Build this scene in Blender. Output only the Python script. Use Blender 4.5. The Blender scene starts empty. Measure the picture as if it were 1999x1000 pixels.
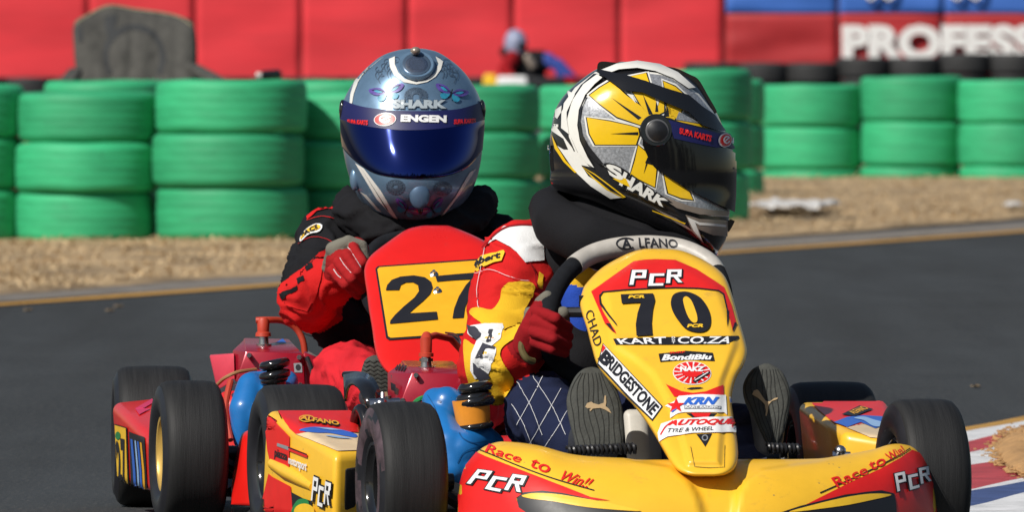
import bpy, bmesh, math, random
import numpy as np
from mathutils import Vector, Matrix, noise
from mathutils.bvhtree import BVHTree
from mathutils.geometry import tessellate_polygon
R_ = math.radians
random.seed(7)
sc = bpy.context.scene
# ------------------------------------------------------------------ camera, sky, sun, exposure
F = 23000.0; H = 0.9; HY = 60.0; CX = 999.5           # focal length in photo pixels, eye height, horizon row
cam = bpy.data.cameras.new('camera'); camo = bpy.data.objects.new('camera', cam); sc.collection.objects.link(camo)
cam.sensor_width = 36; cam.lens = 36 * F / 1999.0; cam.shift_y = -(500 - HY) / 1999.0
cam.clip_start = 1; cam.clip_end = 3000
camo.location = (0, 0, H); camo.rotation_euler = (R_(90), 0, 0)
cam.dof.use_dof = True; cam.dof.focus_distance = 20.7; cam.dof.aperture_fstop = 20
sc.camera = camo
w = bpy.data.worlds.new('World'); sc.world = w; w.use_nodes = True
nt = w.node_tree; sky = nt.nodes.new('ShaderNodeTexSky'); sky.sky_type = 'NISHITA'; sky.sun_disc = False
SUN = Vector((-0.50, -0.56, 0.66)).normalized()
sky.sun_elevation = math.asin(SUN.z); sky.sun_rotation = math.atan2(SUN.x, SUN.y)
sky.air_density = 1.2; sky.dust_density = 1.0
bg = nt.nodes['Background']; nt.links.new(sky.outputs[0], bg.inputs[0]); bg.inputs[1].default_value = 0.057
sl = bpy.data.lights.new('sun', 'SUN'); sl.energy = 4.7; sl.angle = R_(0.5); sl.color = (1, .955, .88)
so = bpy.data.objects.new('sun', sl); sc.collection.objects.link(so); so.rotation_euler = SUN.to_track_quat('Z', 'Y').to_euler()
sc.view_settings.view_transform = 'Standard'; sc.view_settings.look = 'None'
sc.view_settings.exposure = 0.0; sc.view_settings.gamma = 1

# ------------------------------------------------------------------ helpers
def P(px, py, D): return Vector(((px - CX) * D / F, D, H - (py - HY) * D / F))
def G(px, py):                                     # point on the ground under a photo pixel
    D = F * H / (py - HY); return Vector(((px - CX) * D / F, D, 0))
def zc(bx, by, s): return lambda pts: [(x / s + bx, y / s + by) for x, y in pts]
z_h27 = zc(640, 60, 2.5); z_h70 = zc(1020, 90, 2.326); z_n1 = zc(1080, 440, 3.571); z_n2 = zc(1100, 640, 2.778)
z_no = zc(880, 800, 3.224); z_r = zc(1430, 680, 3.125); z_p = zc(490, 760, 4.166); z_k = zc(200, 600, 2.5); z_e = zc(660, 640, 2.777)
z_a = zc(890, 420, 2.273); z_s27 = zc(520, 380, 2.941)

def catmull(pts, n=10, closed=False):
    pts = [Vector(p) for p in pts]; out = []; N = len(pts)
    rng = range(N if closed else N - 1)
    for i in rng:
        g = (lambda k: pts[k % N]) if closed else (lambda k: pts[min(max(k, 0), N - 1)])
        a, b, c, d = g(i - 1), g(i), g(i + 1), g(i + 2)
        for k in range(n):
            t = k / n
            out.append(0.5 * ((2 * b) + (c - a) * t + (2 * a - 5 * b + 4 * c - d) * t * t + (3 * b - a - 3 * c + d) * t ** 3))
    if not closed: out.append(pts[-1])
    return out

def raw(name, V, Fc, mats, parent=None, smooth=True, mi=None, auto=None):
    me = bpy.data.meshes.new(name)
    inv = parent_inv(parent)
    me.from_pydata([tuple(inv @ Vector(v)) for v in V] if inv else [tuple(v) for v in V], [], [tuple(f) for f in Fc])
    if not isinstance(mats, (list, tuple)): mats = [mats]
    for m in mats: me.materials.append(m)
    if mi is not None: me.polygons.foreach_set('material_index', mi)
    me.polygons.foreach_set('use_smooth', [smooth] * len(me.polygons))
    me.validate(); me.update()
    if auto: me.set_sharp_from_angle(angle=R_(auto))
    o = bpy.data.objects.new(name, me); sc.collection.objects.link(o)
    if parent: o.parent = parent
    return o
def parent_inv(p):
    if not p: return None
    M = Matrix.Identity(4); q = p
    while q: M = q.matrix_basis @ M; q = q.parent
    return M.inverted()
def world_of(o):
    M = Matrix.Identity(4); q = o
    while q: M = q.matrix_basis @ M; q = q.parent
    return M
def from_bm(name, bm, mats, parent=None, smooth=True, auto=40):
    bmesh.ops.recalc_face_normals(bm, faces=bm.faces)
    V = [v.co.copy() for v in bm.verts]; bm.verts.index_update()
    Fc = [[v.index for v in f.verts] for f in bm.faces]; mi = [f.material_index for f in bm.faces]
    bm.free(); return raw(name, V, Fc, mats, parent, smooth, mi, auto)
def tag(o, label=None, cat=None, group=None, kind=None):
    for k, v in (('label', label), ('category', cat), ('group', group), ('kind', kind)):
        if v: o[k] = v
    return o
def thing(name, label, cat, loc, rz=0, group=None):
    o = bpy.data.objects.new(name, None); o.empty_display_size = .1; sc.collection.objects.link(o)
    o.location = loc; o.rotation_euler = (0, 0, rz); return tag(o, label, cat, group)

def add(bm, V, Fc, mi=0):
    vs = [bm.verts.new(v) for v in V]; fs = []
    for f in Fc:
        try: q = bm.faces.new([vs[i] for i in f]); q.material_index = mi; fs.append(q)
        except ValueError: pass
    return vs, fs
def tube(bm, pts, r, n=12, mi=0, cap=True, closed=False):
    pts = [Vector(p) for p in pts]; N = len(pts); rs = r if isinstance(r, (list, tuple)) else [r] * N
    V = []; Fc = []; up = None
    for i, p in enumerate(pts):
        if closed: t = (pts[(i + 1) % N] - pts[i - 1]).normalized()
        else: t = (pts[min(i + 1, N - 1)] - pts[max(i - 1, 0)]).normalized()
        if up is None: up = t.orthogonal().normalized()
        up = (up - t * up.dot(t)).normalized(); sd = t.cross(up)
        for k in range(n):
            a = 2 * math.pi * k / n; V.append(p + (up * math.cos(a) + sd * math.sin(a)) * rs[i])
    M = N if closed else N - 1
    for i in range(M):
        for k in range(n):
            j = (i + 1) % N
            Fc.append((i * n + k, i * n + (k + 1) % n, j * n + (k + 1) % n, j * n + k))
    if cap and not closed: Fc += [tuple(range(n))[::-1], tuple((N - 1) * n + k for k in range(n))]
    return add(bm, V, Fc, mi)
def lathe(bm, prof, M, n=48, mi=0):
    """prof: (axial, radius); axis = local x of matrix M"""
    V = []; Fc = []; m = len(prof)
    for a, r in prof:
        for k in range(n):
            t = 2 * math.pi * k / n; V.append(M @ Vector((a, r * math.cos(t), r * math.sin(t))))
    for i in range(m - 1):
        for k in range(n): Fc.append((i * n + k, i * n + (k + 1) % n, (i + 1) * n + (k + 1) % n, (i + 1) * n + k))
    return add(bm, V, Fc, mi)
def hull8(bm, c, bev=0.015, seg=4, mi=0, cuts=0):
    """c: 8 corners, order: bottom 4 loop then top 4 loop"""
    b2 = bmesh.new(); vs, _ = add(b2, c, [(0, 1, 2, 3), (4, 5, 6, 7), (0, 1, 5, 4), (1, 2, 6, 5), (2, 3, 7, 6), (3, 0, 4, 7)])
    bmesh.ops.recalc_face_normals(b2, faces=b2.faces)
    if bev: bmesh.ops.bevel(b2, geom=b2.verts[:] + b2.edges[:], offset=bev, segments=seg, profile=.5, affect='EDGES', clamp_overlap=True)
    b2.verts.index_update(); V = [v.co.copy() for v in b2.verts]; Fc = [[v.index for v in f.verts] for f in b2.faces]; b2.free()
    return add(bm, V, Fc, mi)
def box(bm, M, sx, sy, sz, bev=0.004, mi=0):
    c = [M @ Vector((x * sx / 2, y * sy / 2, z * sz / 2)) for z in (-1, 1) for x, y in ((-1, -1), (1, -1), (1, 1), (-1, 1))]
    return hull8(bm, c, bev, 3, mi)
def T(p, rz=0, rx=0, ry=0):
    return Matrix.Translation(p) @ Matrix.Rotation(rz, 4, 'Z') @ Matrix.Rotation(rx, 4, 'X') @ Matrix.Rotation(ry, 4, 'Y')
def sphere(bm, p, r, sub=3, sc_=(1, 1, 1), mi=0):
    b2 = bmesh.new(); bmesh.ops.create_icosphere(b2, subdivisions=sub, radius=r)
    b2.verts.index_update(); V = [Vector(p) + Vector((v.co.x * sc_[0], v.co.y * sc_[1], v.co.z * sc_[2])) for v in b2.verts]
    Fc = [[v.index for v in f.verts] for f in b2.faces]; b2.free(); return add(bm, V, Fc, mi)

# ------------------------------------------------------------------ materials
MATS = {}
def mat(name, col, rough=.5, metal=0, coat=0, nscale=0, nvar=.15, bump=0, bscale=200, dirt=0, dirtcol=(.12, .1, .08), stretch=(1, 1, 1), spec=.5, sheen=0):
    if name in MATS: return MATS[name]
    m = bpy.data.materials.new(name); m.use_nodes = True; nt = m.node_tree; b = nt.nodes['Principled BSDF']; L = nt.links.new
    b.inputs['Roughness'].default_value = rough; b.inputs['Metallic'].default_value = metal
    b.inputs['Coat Weight'].default_value = coat; b.inputs['Coat Roughness'].default_value = .08
    b.inputs['Specular IOR Level'].default_value = spec
    if sheen: b.inputs['Sheen Weight'].default_value = sheen
    b.inputs['Base Color'].default_value = (*col, 1)
    tc = nt.nodes.new('ShaderNodeTexCoord'); mp = nt.nodes.new('ShaderNodeMapping'); mp.inputs['Scale'].default_value = stretch
    L(tc.outputs['Object'], mp.inputs[0])
    src = None
    if nscale:
        n = nt.nodes.new('ShaderNodeTexNoise'); n.inputs['Scale'].default_value = nscale; n.inputs['Detail'].default_value = 8; n.inputs['Roughness'].default_value = .65
        L(mp.outputs[0], n.inputs[0])
        r = nt.nodes.new('ShaderNodeMapRange'); r.inputs[1].default_value = .3; r.inputs[2].default_value = .7
        r.inputs[3].default_value = 1 - nvar; r.inputs[4].default_value = 1 + nvar; L(n.outputs[0], r.inputs[0])
        mx = nt.nodes.new('ShaderNodeVectorMath'); mx.operation = 'SCALE'; mx.inputs[0].default_value = col; L(r.outputs[0], mx.inputs['Scale'])
        src = mx.outputs[0]
        r2 = nt.nodes.new('ShaderNodeMapRange'); r2.inputs[3].default_value = max(.02, rough - .08); r2.inputs[4].default_value = min(1, rough + .12); L(n.outputs[0], r2.inputs[0]); L(r2.outputs[0], b.inputs['Roughness'])
    if dirt:
        n = nt.nodes.new('ShaderNodeTexNoise'); n.inputs['Scale'].default_value = 14; n.inputs['Detail'].default_value = 12; n.inputs['Roughness'].default_value = .75
        L(tc.outputs['Object'], n.inputs[0])
        r = nt.nodes.new('ShaderNodeMapRange'); r.inputs[1].default_value = .58; r.inputs[2].default_value = .8; r.inputs[4].default_value = dirt; L(n.outputs[0], r.inputs[0])
        vo = nt.nodes.new('ShaderNodeTexVoronoi'); vo.inputs['Scale'].default_value = 55; L(tc.outputs['Object'], vo.inputs[0])
        r3 = nt.nodes.new('ShaderNodeMapRange'); r3.inputs[1].default_value = .04; r3.inputs[2].default_value = .12; r3.inputs[3].default_value = min(1, dirt * 1.6); r3.inputs[4].default_value = 0; L(vo.outputs[0], r3.inputs[0])
        gate = nt.nodes.new('ShaderNodeMath'); gate.operation = 'MULTIPLY'; L(r3.outputs[0], gate.inputs[0])
        r4 = nt.nodes.new('ShaderNodeMapRange'); r4.inputs[1].default_value = .5; r4.inputs[2].default_value = .56; L(n.outputs[0], r4.inputs[0]); L(r4.outputs[0], gate.inputs[1])
        mxx = nt.nodes.new('ShaderNodeMath'); mxx.operation = 'MAXIMUM'; L(r.outputs[0], mxx.inputs[0]); L(gate.outputs[0], mxx.inputs[1])
        mx = nt.nodes.new('ShaderNodeMixRGB'); L(mxx.outputs[0], mx.inputs[0]); mx.inputs[1].default_value = (*col, 1); mx.inputs[2].default_value = (*dirtcol, 1)
        if src: L(src, mx.inputs[1])
        src = mx.outputs[0]
    if src: L(src, b.inputs['Base Color'])
    if bump:
        n = nt.nodes.new('ShaderNodeTexNoise'); n.inputs['Scale'].default_value = bscale; n.inputs['Detail'].default_value = 5; L(mp.outputs[0], n.inputs[0])
        bp = nt.nodes.new('ShaderNodeBump'); bp.inputs['Strength'].default_value = bump; bp.inputs['Distance'].default_value = .004
        L(n.outputs[0], bp.inputs['Height']); L(bp.outputs[0], b.inputs['Normal'])
    MATS[name] = m; return m
def plastic(n, c, d=.55, r=.34): return mat(n, c, r, coat=.25, nscale=9, nvar=.07, dirt=d, bump=.03, bscale=60)
YEL = plastic('yellow_plastic', (.86, .49, .03)); RED = plastic('red_plastic', (.62, .014, .010)); RED27 = plastic('bright_red_plastic', (.68, .012, .008), .2, .28)
def sticker(n, c, r=.35): return mat(n, c, r, nscale=30, nvar=.06)
S_YEL = sticker('sticker_yellow', (.86, .52, .03)); S_RED = sticker('sticker_red', (.70, .016, .014)); S_BLK = sticker('sticker_black', (.012, .012, .016), .45)
S_WHT = sticker('sticker_white', (.80, .80, .80)); S_BLU = sticker('sticker_blue', (.03, .13, .55)); S_GRY = sticker('sticker_grey', (.25, .26, .28)); S_CRM = sticker('sticker_cream', (.72, .55, .34))
S_AMB = sticker('sticker_amber', (.80, .40, .015)); S_GRN = sticker('sticker_green', (.02, .22, .06)); S_MAG = sticker('sticker_magenta', (.55, .03, .10)); S_LBL = sticker('sticker_pale_blue', (.30, .48, .75))
INK = sticker('print_ink', (.03, .03, .045), .7)
S_TAN = sticker('sole_logo_tan', (.42, .30, .17), .8)
RUB = mat('slick_rubber', (.015, .015, .0155), .62, spec=.35, nscale=7, nvar=.4, bump=.15, bscale=40, stretch=(16, .8, .8))
RUBS = mat('sidewall_rubber', (.014, .014, .018), .42, nscale=20, nvar=.3)
SMR = mat('scuffed_sidewall_marking', (.065, .042, .05), .5, nscale=25, nvar=.9, stretch=(1, 1, 1))
BLKM = mat('black_metal', (.016, .016, .018), .35, nscale=30, nvar=.3)
BLKP = mat('black_gloss_plastic', (.01, .01, .011), .12, coat=.5)
CHR = mat('steel', (.55, .55, .56), .25, metal=1, nscale=40, nvar=.15)
ALU = mat('silver_wheel_leather', (.44, .41, .37), .42, nscale=40, nvar=.12, bump=.08, bscale=150)
GRIP = mat('black_suede_grip', (.009, .010, .013), .9, spec=.2, nscale=90, nvar=.3, bump=.3, bscale=400)
GOLD = mat('gold_rim', (.62, .40, .10), .35, metal=.35, nscale=20, nvar=.1)
BLUE = mat('blue_airbox_plastic', (.012, .15, .44), .33, coat=.3, nscale=14, nvar=.12, dirt=.25)
CRIM = mat('crimson_anodised', (.36, .010, .028), .27, metal=.25, coat=.25, nscale=12, nvar=.1, dirt=.15)
PINK = mat('faded_pink_plastic', (.60, .055, .09), .4, nscale=12, nvar=.1)
ORG = mat('orange_band', (.75, .27, .02), .45, nscale=20, nvar=.12, dirt=.25)
HTR = mat('red_rubber_lead', (.45, .045, .02), .5, nscale=30, nvar=.1)
HBLK = mat('helmet_black', (.012, .012, .014), .16, coat=.5); HWHT = mat('helmet_white', (.74, .73, .68), .2, coat=.5, nscale=20, nvar=.04)
HYEL = mat('helmet_yellow', (.80, .50, .01), .2, coat=.5, nscale=20, nvar=.06)
HSIL = mat('helmet_silver_flake', (.40, .41, .43), .32, metal=.5, nscale=260, nvar=.45, coat=.4); HBRZ = mat('helmet_bronze', (.33, .27, .22), .3, metal=.4, coat=.4, nscale=30, nvar=.1)
HSTL = mat('helmet_steel_blue', (.15, .25, .37), .3, metal=.45, coat=.4, nscale=25, nvar=.13)
HFAN = mat('helmet_dim_ornament', (.085, .125, .18), .35, metal=.4, coat=.4, nscale=60, nvar=.3)
HPUR = mat('helmet_purple', (.10, .06, .30), .3, coat=.4, nscale=90, nvar=.4); HTUR = mat('helmet_turquoise', (.03, .27, .42), .3, coat=.4, nscale=90, nvar=.3)
VIS = mat('iridescent_visor', (.010, .028, .19), .06, metal=1, coat=.3)
VIS2 = mat('dark_visor', (.006, .006, .007), .1, coat=.4); NAVY = mat('visor_strip_navy', (.008, .010, .085), .5)
def cloth(n, c, var=.12): return mat(n, c, .85, nscale=7, nvar=var, bump=.35, bscale=420, spec=.2)
C_BLK = cloth('black_cloth', (.009, .009, .011), .3); C_RED = cloth('red_cloth', (.55, .012, .012)); C_DRED = cloth('dark_red_knit', (.26, .006, .010)); C_GLV = cloth('red_glove_leather', (.34, .012, .014)); C_YEL = cloth('yellow_cloth', (.74, .43, .02))
C_WHT = cloth('white_cloth', (.70, .70, .70), .05); C_NAVY = cloth('navy_quilt', (.010, .015, .045), .2); C_BLU = cloth('blue_cloth', (.02, .07, .42)); C_GRY = cloth('grey_suede', (.17, .16, .13), .2)
C_PINK = cloth('bright_red_cloth', (.60, .018, .028)); THR = mat('white_thread', (.6, .6, .62), .8)
SOLE = mat('sole_rubber', (.05, .052, .046), .8, nscale=60, nvar=.3, bump=.3, bscale=200); SOLED = mat('sole_edge', (.15, .13, .10), .8)

# ------------------------------------------------------------------ surfaces traced row by row, given real depth
class Rows:
    """surface between a left and a right outline (photo rows), px half width -> real depth"""
    def __init__(s, L, Rr, D0, front, back, n=2.2, m=2.6, tau_top=True):
        a = np.array([tuple(p) for p in catmull(L, 12)]); b = np.array([tuple(p) for p in catmull(Rr, 12)])
        a = a[np.argsort(a[:, 1], kind='stable')]; b = b[np.argsort(b[:, 1], kind='stable')]
        s.a, s.b = a, b; s.y0 = max(a[0, 1], b[0, 1]); s.y1 = min(a[-1, 1], b[-1, 1]); s.D0, s.f, s.k, s.n, s.m = D0, front, back, n, m
    def xs(s, y): return float(np.interp(y, s.a[:, 1], s.a[:, 0])), float(np.interp(y, s.b[:, 1], s.b[:, 0]))
    def pt(s, u, y, side=0, grow=0):
        xl, xr = s.xs(y); px = (xl + xr) / 2 + u * (xr - xl) / 2
        tau = min(1, abs(2 * (y - s.y0) / (s.y1 - s.y0) - 1))
        q = max(0, 1 - tau ** s.m) ** (1 / s.m) * max(0, 1 - abs(u) ** s.n) ** (1 / s.n)
        D0 = s.D0(px, y) if callable(s.D0) else s.D0
        f = s.f(y) if callable(s.f) else s.f
        return P(px, y, D0 - f * q if side == 0 else D0 + s.k * q)
    def mesh(s, nu=64, nv=64, disp=None):
        V = []; Fc = []
        for side in (0, 1):
            base = len(V)
            for j in range(nv + 1):
                y = s.y0 + (s.y1 - s.y0) * (1 - math.cos(math.pi * j / nv)) / 2
                for i in range(nu + 1):
                    p = s.pt(-math.cos(math.pi * i / nu), y, side)
                    if disp and side == 0: p = disp(p)
                    V.append(p)
            for j in range(nv):
                for i in range(nu):
                    q = base + j * (nu + 1) + i; f = (q, q + 1, q + nu + 2, q + nu + 1); Fc.append(f if side else f[::-1])
        bm = bmesh.new(); add(bm, V, Fc); bmesh.ops.remove_doubles(bm, verts=bm.verts, dist=2e-4); return bm
def in_poly_sdf(x, y, poly):
    d = 1e9; ins = False; n = len(poly)
    for i in range(n):
        x1, y1 = poly[i]; x2, y2 = poly[(i + 1) % n]
        if (y1 > y) != (y2 > y) and x < (x2 - x1) * (y - y1) / (y2 - y1) + x1: ins = not ins
        dx, dy = x2 - x1, y2 - y1; t = max(0, min(1, ((x - x1) * dx + (y - y1) * dy) / (dx * dx + dy * dy + 1e-9)))
        d = min(d, math.hypot(x - x1 - t * dx, y - y1 - t * dy))
    return d if ins else -d
def pxof(p): return (p.x * F / p.y + CX, (H - p.z) * F / p.y + HY)
def sstep(a, b, x): t = max(0, min(1, (x - a) / (b - a))); return t * t * (3 - 2 * t)

# ------------------------------------------------------------------ stickers and paint edges laid on a surface as thin sheets
def flat_cut(V, Fc, g):
    bm = bmesh.new(); add(bm, [(v[0], v[1], 0) for v in V], Fc)
    xs = [v[0] for v in V]; ys = [v[1] for v in V]
    for ax, lo, hi in ((0, min(xs), max(xs)), (1, min(ys), max(ys))):
        c = math.floor(lo / g) * g + g + .013
        while c < hi:
            co = (c, 0, 0) if ax == 0 else (0, c, 0); no = (1, 0, 0) if ax == 0 else (0, 1, 0)
            bmesh.ops.bisect_plane(bm, geom=bm.verts[:] + bm.edges[:] + bm.faces[:], plane_co=co, plane_no=no, dist=1e-5); c += g
    bmesh.ops.triangulate(bm, faces=bm.faces); bm.verts.index_update()
    V2 = [(v.co.x, v.co.y) for v in bm.verts]; F2 = [tuple(v.index for v in f.verts) for f in bm.faces]; bm.free(); return V2, F2
_tc = {}
def text_mesh(s, bold=0.0, shear=0.0):
    key = (s, bold, shear)
    if key in _tc: return _tc[key]
    cu = bpy.data.curves.new('t', 'FONT'); cu.body = s; cu.size = 1; cu.offset = bold; cu.shear = shear; cu.resolution_u = 3
    try: cu.fill_mode = 'FRONT'
    except Exception: pass
    ob = bpy.data.objects.new('t', cu); sc.collection.objects.link(ob)
    dg = bpy.context.evaluated_depsgraph_get(); e = ob.evaluated_get(dg); me = e.to_mesh()
    V = [(v.co.x, v.co.y) for v in me.vertices]; Fc = [tuple(p.vertices) for p in me.polygons]
    e.to_mesh_clear(); bpy.data.objects.remove(ob); bpy.data.curves.remove(cu); _tc[key] = (V, Fc); return V, Fc
class Decal:
    def __init__(s, targets, g=7, step=.0007, fall=.03):
        V = []; Fc = []
        for o in (targets if isinstance(targets, (list, tuple)) else [targets]):
            M = world_of(o); b = len(V); V += [M @ v.co for v in o.data.vertices]; Fc += [[b + i for i in p.vertices] for p in o.data.polygons]
        s.bvh = BVHTree.FromPolygons(V, Fc); s.g = g; s.step = step; s.V = []; s.F = []; s.mi = []; s.mats = []; s.lay = 0; s.last = None; s.fall = fall
    def put(s, V2, F2, m, lay=None, g=None):
        if lay is None: s.lay += 1; lay = s.lay
        V2, F2 = flat_cut(V2, F2, g or s.g)
        if m not in s.mats: s.mats.append(m)
        k = s.mats.index(m); o = Vector((0, 0, H)); base = len(s.V); pts = []; dl = []
        for x, y in V2:
            d = (P(x, y, 20) - o).normalized(); h = s.bvh.ray_cast(o, d)
            if h[0] is not None: dl.append((h[0] - o).length); pts.append((h[0], h[1]))
            else: pts.append(None)
        if not dl: return s
        dm = sorted(dl)[len(dl) // 2]; ok = []
        for q, (x, y) in zip(pts, V2):
            if q is None:
                d = (P(x, y, 20) - o).normalized(); h = s.bvh.find_nearest(o + d * dm)
                if h[0] is not None and (h[0] - (o + d * dm)).length < s.fall * 3:
                    # slide to the nearest point of the silhouette
                    h2 = s.bvh.find_nearest(o + d * (h[0] - o).length)
                    q = (h2[0], h2[1]) if (h2[0] - (o + d * (h[0] - o).length)).length < s.fall else None
            if q is None: s.V.append(Vector((0, 0, -9))); ok.append(False)
            else:
                n = q[1]
                if n.dot(q[0] - o) > 0: n = -n
                s.V.append(q[0] + n * s.step * (lay + 1)); ok.append(True)
        for f in F2:
            if all(ok[i] for i in f):
                ds = [(s.V[base + i] - o).length for i in f]
                if max(ds) - min(ds) < .06: s.F.append(tuple(base + i for i in f)); s.mi.append(k)
        return s
    def poly(s, pts, m, smooth=False, lay=None, g=None):
        if smooth: pts = [(p.x, p.y) for p in catmull(pts, 6, True)]
        tr = tessellate_polygon([[Vector((x, y, 0)) for x, y in pts]]); return s.put(list(pts), [tuple(t) for t in tr], m, lay, g)
    def line(s, pts, wd, m, lay=None, smooth=True):
        pts = [Vector(p) for p in (catmull(pts, 6) if smooth else pts)]; a = []; b = []
        for i, p in enumerate(pts):
            t = (pts[min(i + 1, len(pts) - 1)] - pts[max(i - 1, 0)]).normalized(); n = Vector((-t.y, t.x)); a.append(tuple(p + n * wd / 2)); b.append(tuple(p - n * wd / 2))
        V = a + b; n = len(a); return s.put(V, [(i, i + 1, n + i + 1, n + i) for i in range(n - 1)], m, lay)
    def ell(s, c, rx, ry, m, rot=0, lay=None, n=28):
        return s.poly([(c[0] + rx * math.cos(t) * math.cos(rot) - ry * math.sin(t) * math.sin(rot), c[1] + rx * math.cos(t) * math.sin(rot) + ry * math.sin(t) * math.cos(rot)) for t in [2 * math.pi * k / n for k in range(n)]], m, lay=lay)
    def ring(s, c, rx, ry, wd, m, a0=0, a1=360, lay=None, n=30):
        A = [R_(a0 + (a1 - a0) * k / n) for k in range(n + 1)]
        V = [(c[0] + rx * math.cos(t), c[1] + ry * math.sin(t)) for t in A] + [(c[0] + (rx - wd) * math.cos(t), c[1] + (ry - wd) * math.sin(t)) for t in A]
        return s.put(V, [(i, i + 1, n + 2 + i, n + 1 + i) for i in range(n)], m, lay)
    def text(s, body, TL, TR, BR, BL, m, bold=.03, shear=0, outline=None, ow=.05, lay=None, g=None, arc=0):
        V0, _ = text_mesh(body, bold, shear); x0 = min(v[0] for v in V0); x1 = max(v[0] for v in V0); y0 = min(v[1] for v in V0); y1 = max(v[1] for v in V0)
        def mp(V):
            out = []
            for x, y in V:
                u = (x - x0) / (x1 - x0); v = (y - y0) / (y1 - y0)
                top = (TL[0] + (TR[0] - TL[0]) * u, TL[1] + (TR[1] - TL[1]) * u); bot = (BL[0] + (BR[0] - BL[0]) * u, BL[1] + (BR[1] - BL[1]) * u)
                out.append((bot[0] + (top[0] - bot[0]) * v, bot[1] + (top[1] - bot[1]) * v - arc * 4 * u * (1 - u)))
            return out
        if outline:
            V, Fc = text_mesh(body, bold + ow, shear); s.put(mp(V), Fc, outline, lay, g); lay = s.lay + 1 if lay is None else lay + 1.6
        V, Fc = text_mesh(body, bold, shear); s.put(mp(V), Fc, m, lay, g)
        return s
    def mono(s, TL, TR, BR, BL, lay, fill=None, edge=None, wu=.078, wv=.14, ow=1.75, sh=0):
        def mp(u, v):
            u = u + sh * v; top = (TL[0] + (TR[0] - TL[0]) * u, TL[1] + (TR[1] - TL[1]) * u); bot = (BL[0] + (BR[0] - BL[0]) * u, BL[1] + (BR[1] - BL[1]) * u)
            return (bot[0] + (top[0] - bot[0]) * v, bot[1] + (top[1] - bot[1]) * v)
        st = [((.05, .16), (.05, .92)), ((.05, .92), (.27, .92)), ((.27, .92), (.27, .56)), ((.27, .56), (.05, .56)), ((.63, .68), (.43, .68)), ((.43, .68), (.42, .07)), ((.42, .07), (.63, .07)), ((.76, .22), (.76, .92)), ((.76, .92), (.97, .92)), ((.97, .92), (.97, .60)), ((.97, .60), (.76, .60)), ((.88, .58), (1.0, .20))]
        for m, k, ly in ([(edge, ow, lay)] if edge else []) + [(fill, 1, lay + 1.6)]:
            V = []; Fc = []
            for (a, b), (c, e) in st:
                x0, x1 = min(a, c), max(a, c); y0, y1 = min(b, e), max(b, e); hu, hv = wu / 2 * k, wv / 2 * k
                if abs(a - c) > .05 and abs(b - e) > .05: q = [(a - hu, b), (a + hu, b), (c + hu, e - hv * .4), (c - hu, e - hv * .4)]
                else: q = [(x0 - hu, y0 - hv), (x1 + hu, y0 - hv), (x1 + hu, y1 + hv), (x0 - hu, y1 + hv)]
                n = len(V); V += [mp(*p) for p in q]
                s.put([mp(*p) for p in q], [(0, 1, 2, 3)], m, ly + len(V) * .006)
        return s
    def build(s, name, parent, label=None):
        o = raw(name, s.V, s.F, s.mats, parent, True, s.mi)
        bm = bmesh.new(); bm.from_mesh(o.data); bmesh.ops.delete(bm, geom=[v for v in bm.verts if not v.link_faces], context='VERTS')
        bm.to_mesh(o.data); bm.free()
        if label: o['label'] = label
        s.V = []; s.F = []; s.mi = []; s.mats = []; return o

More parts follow.
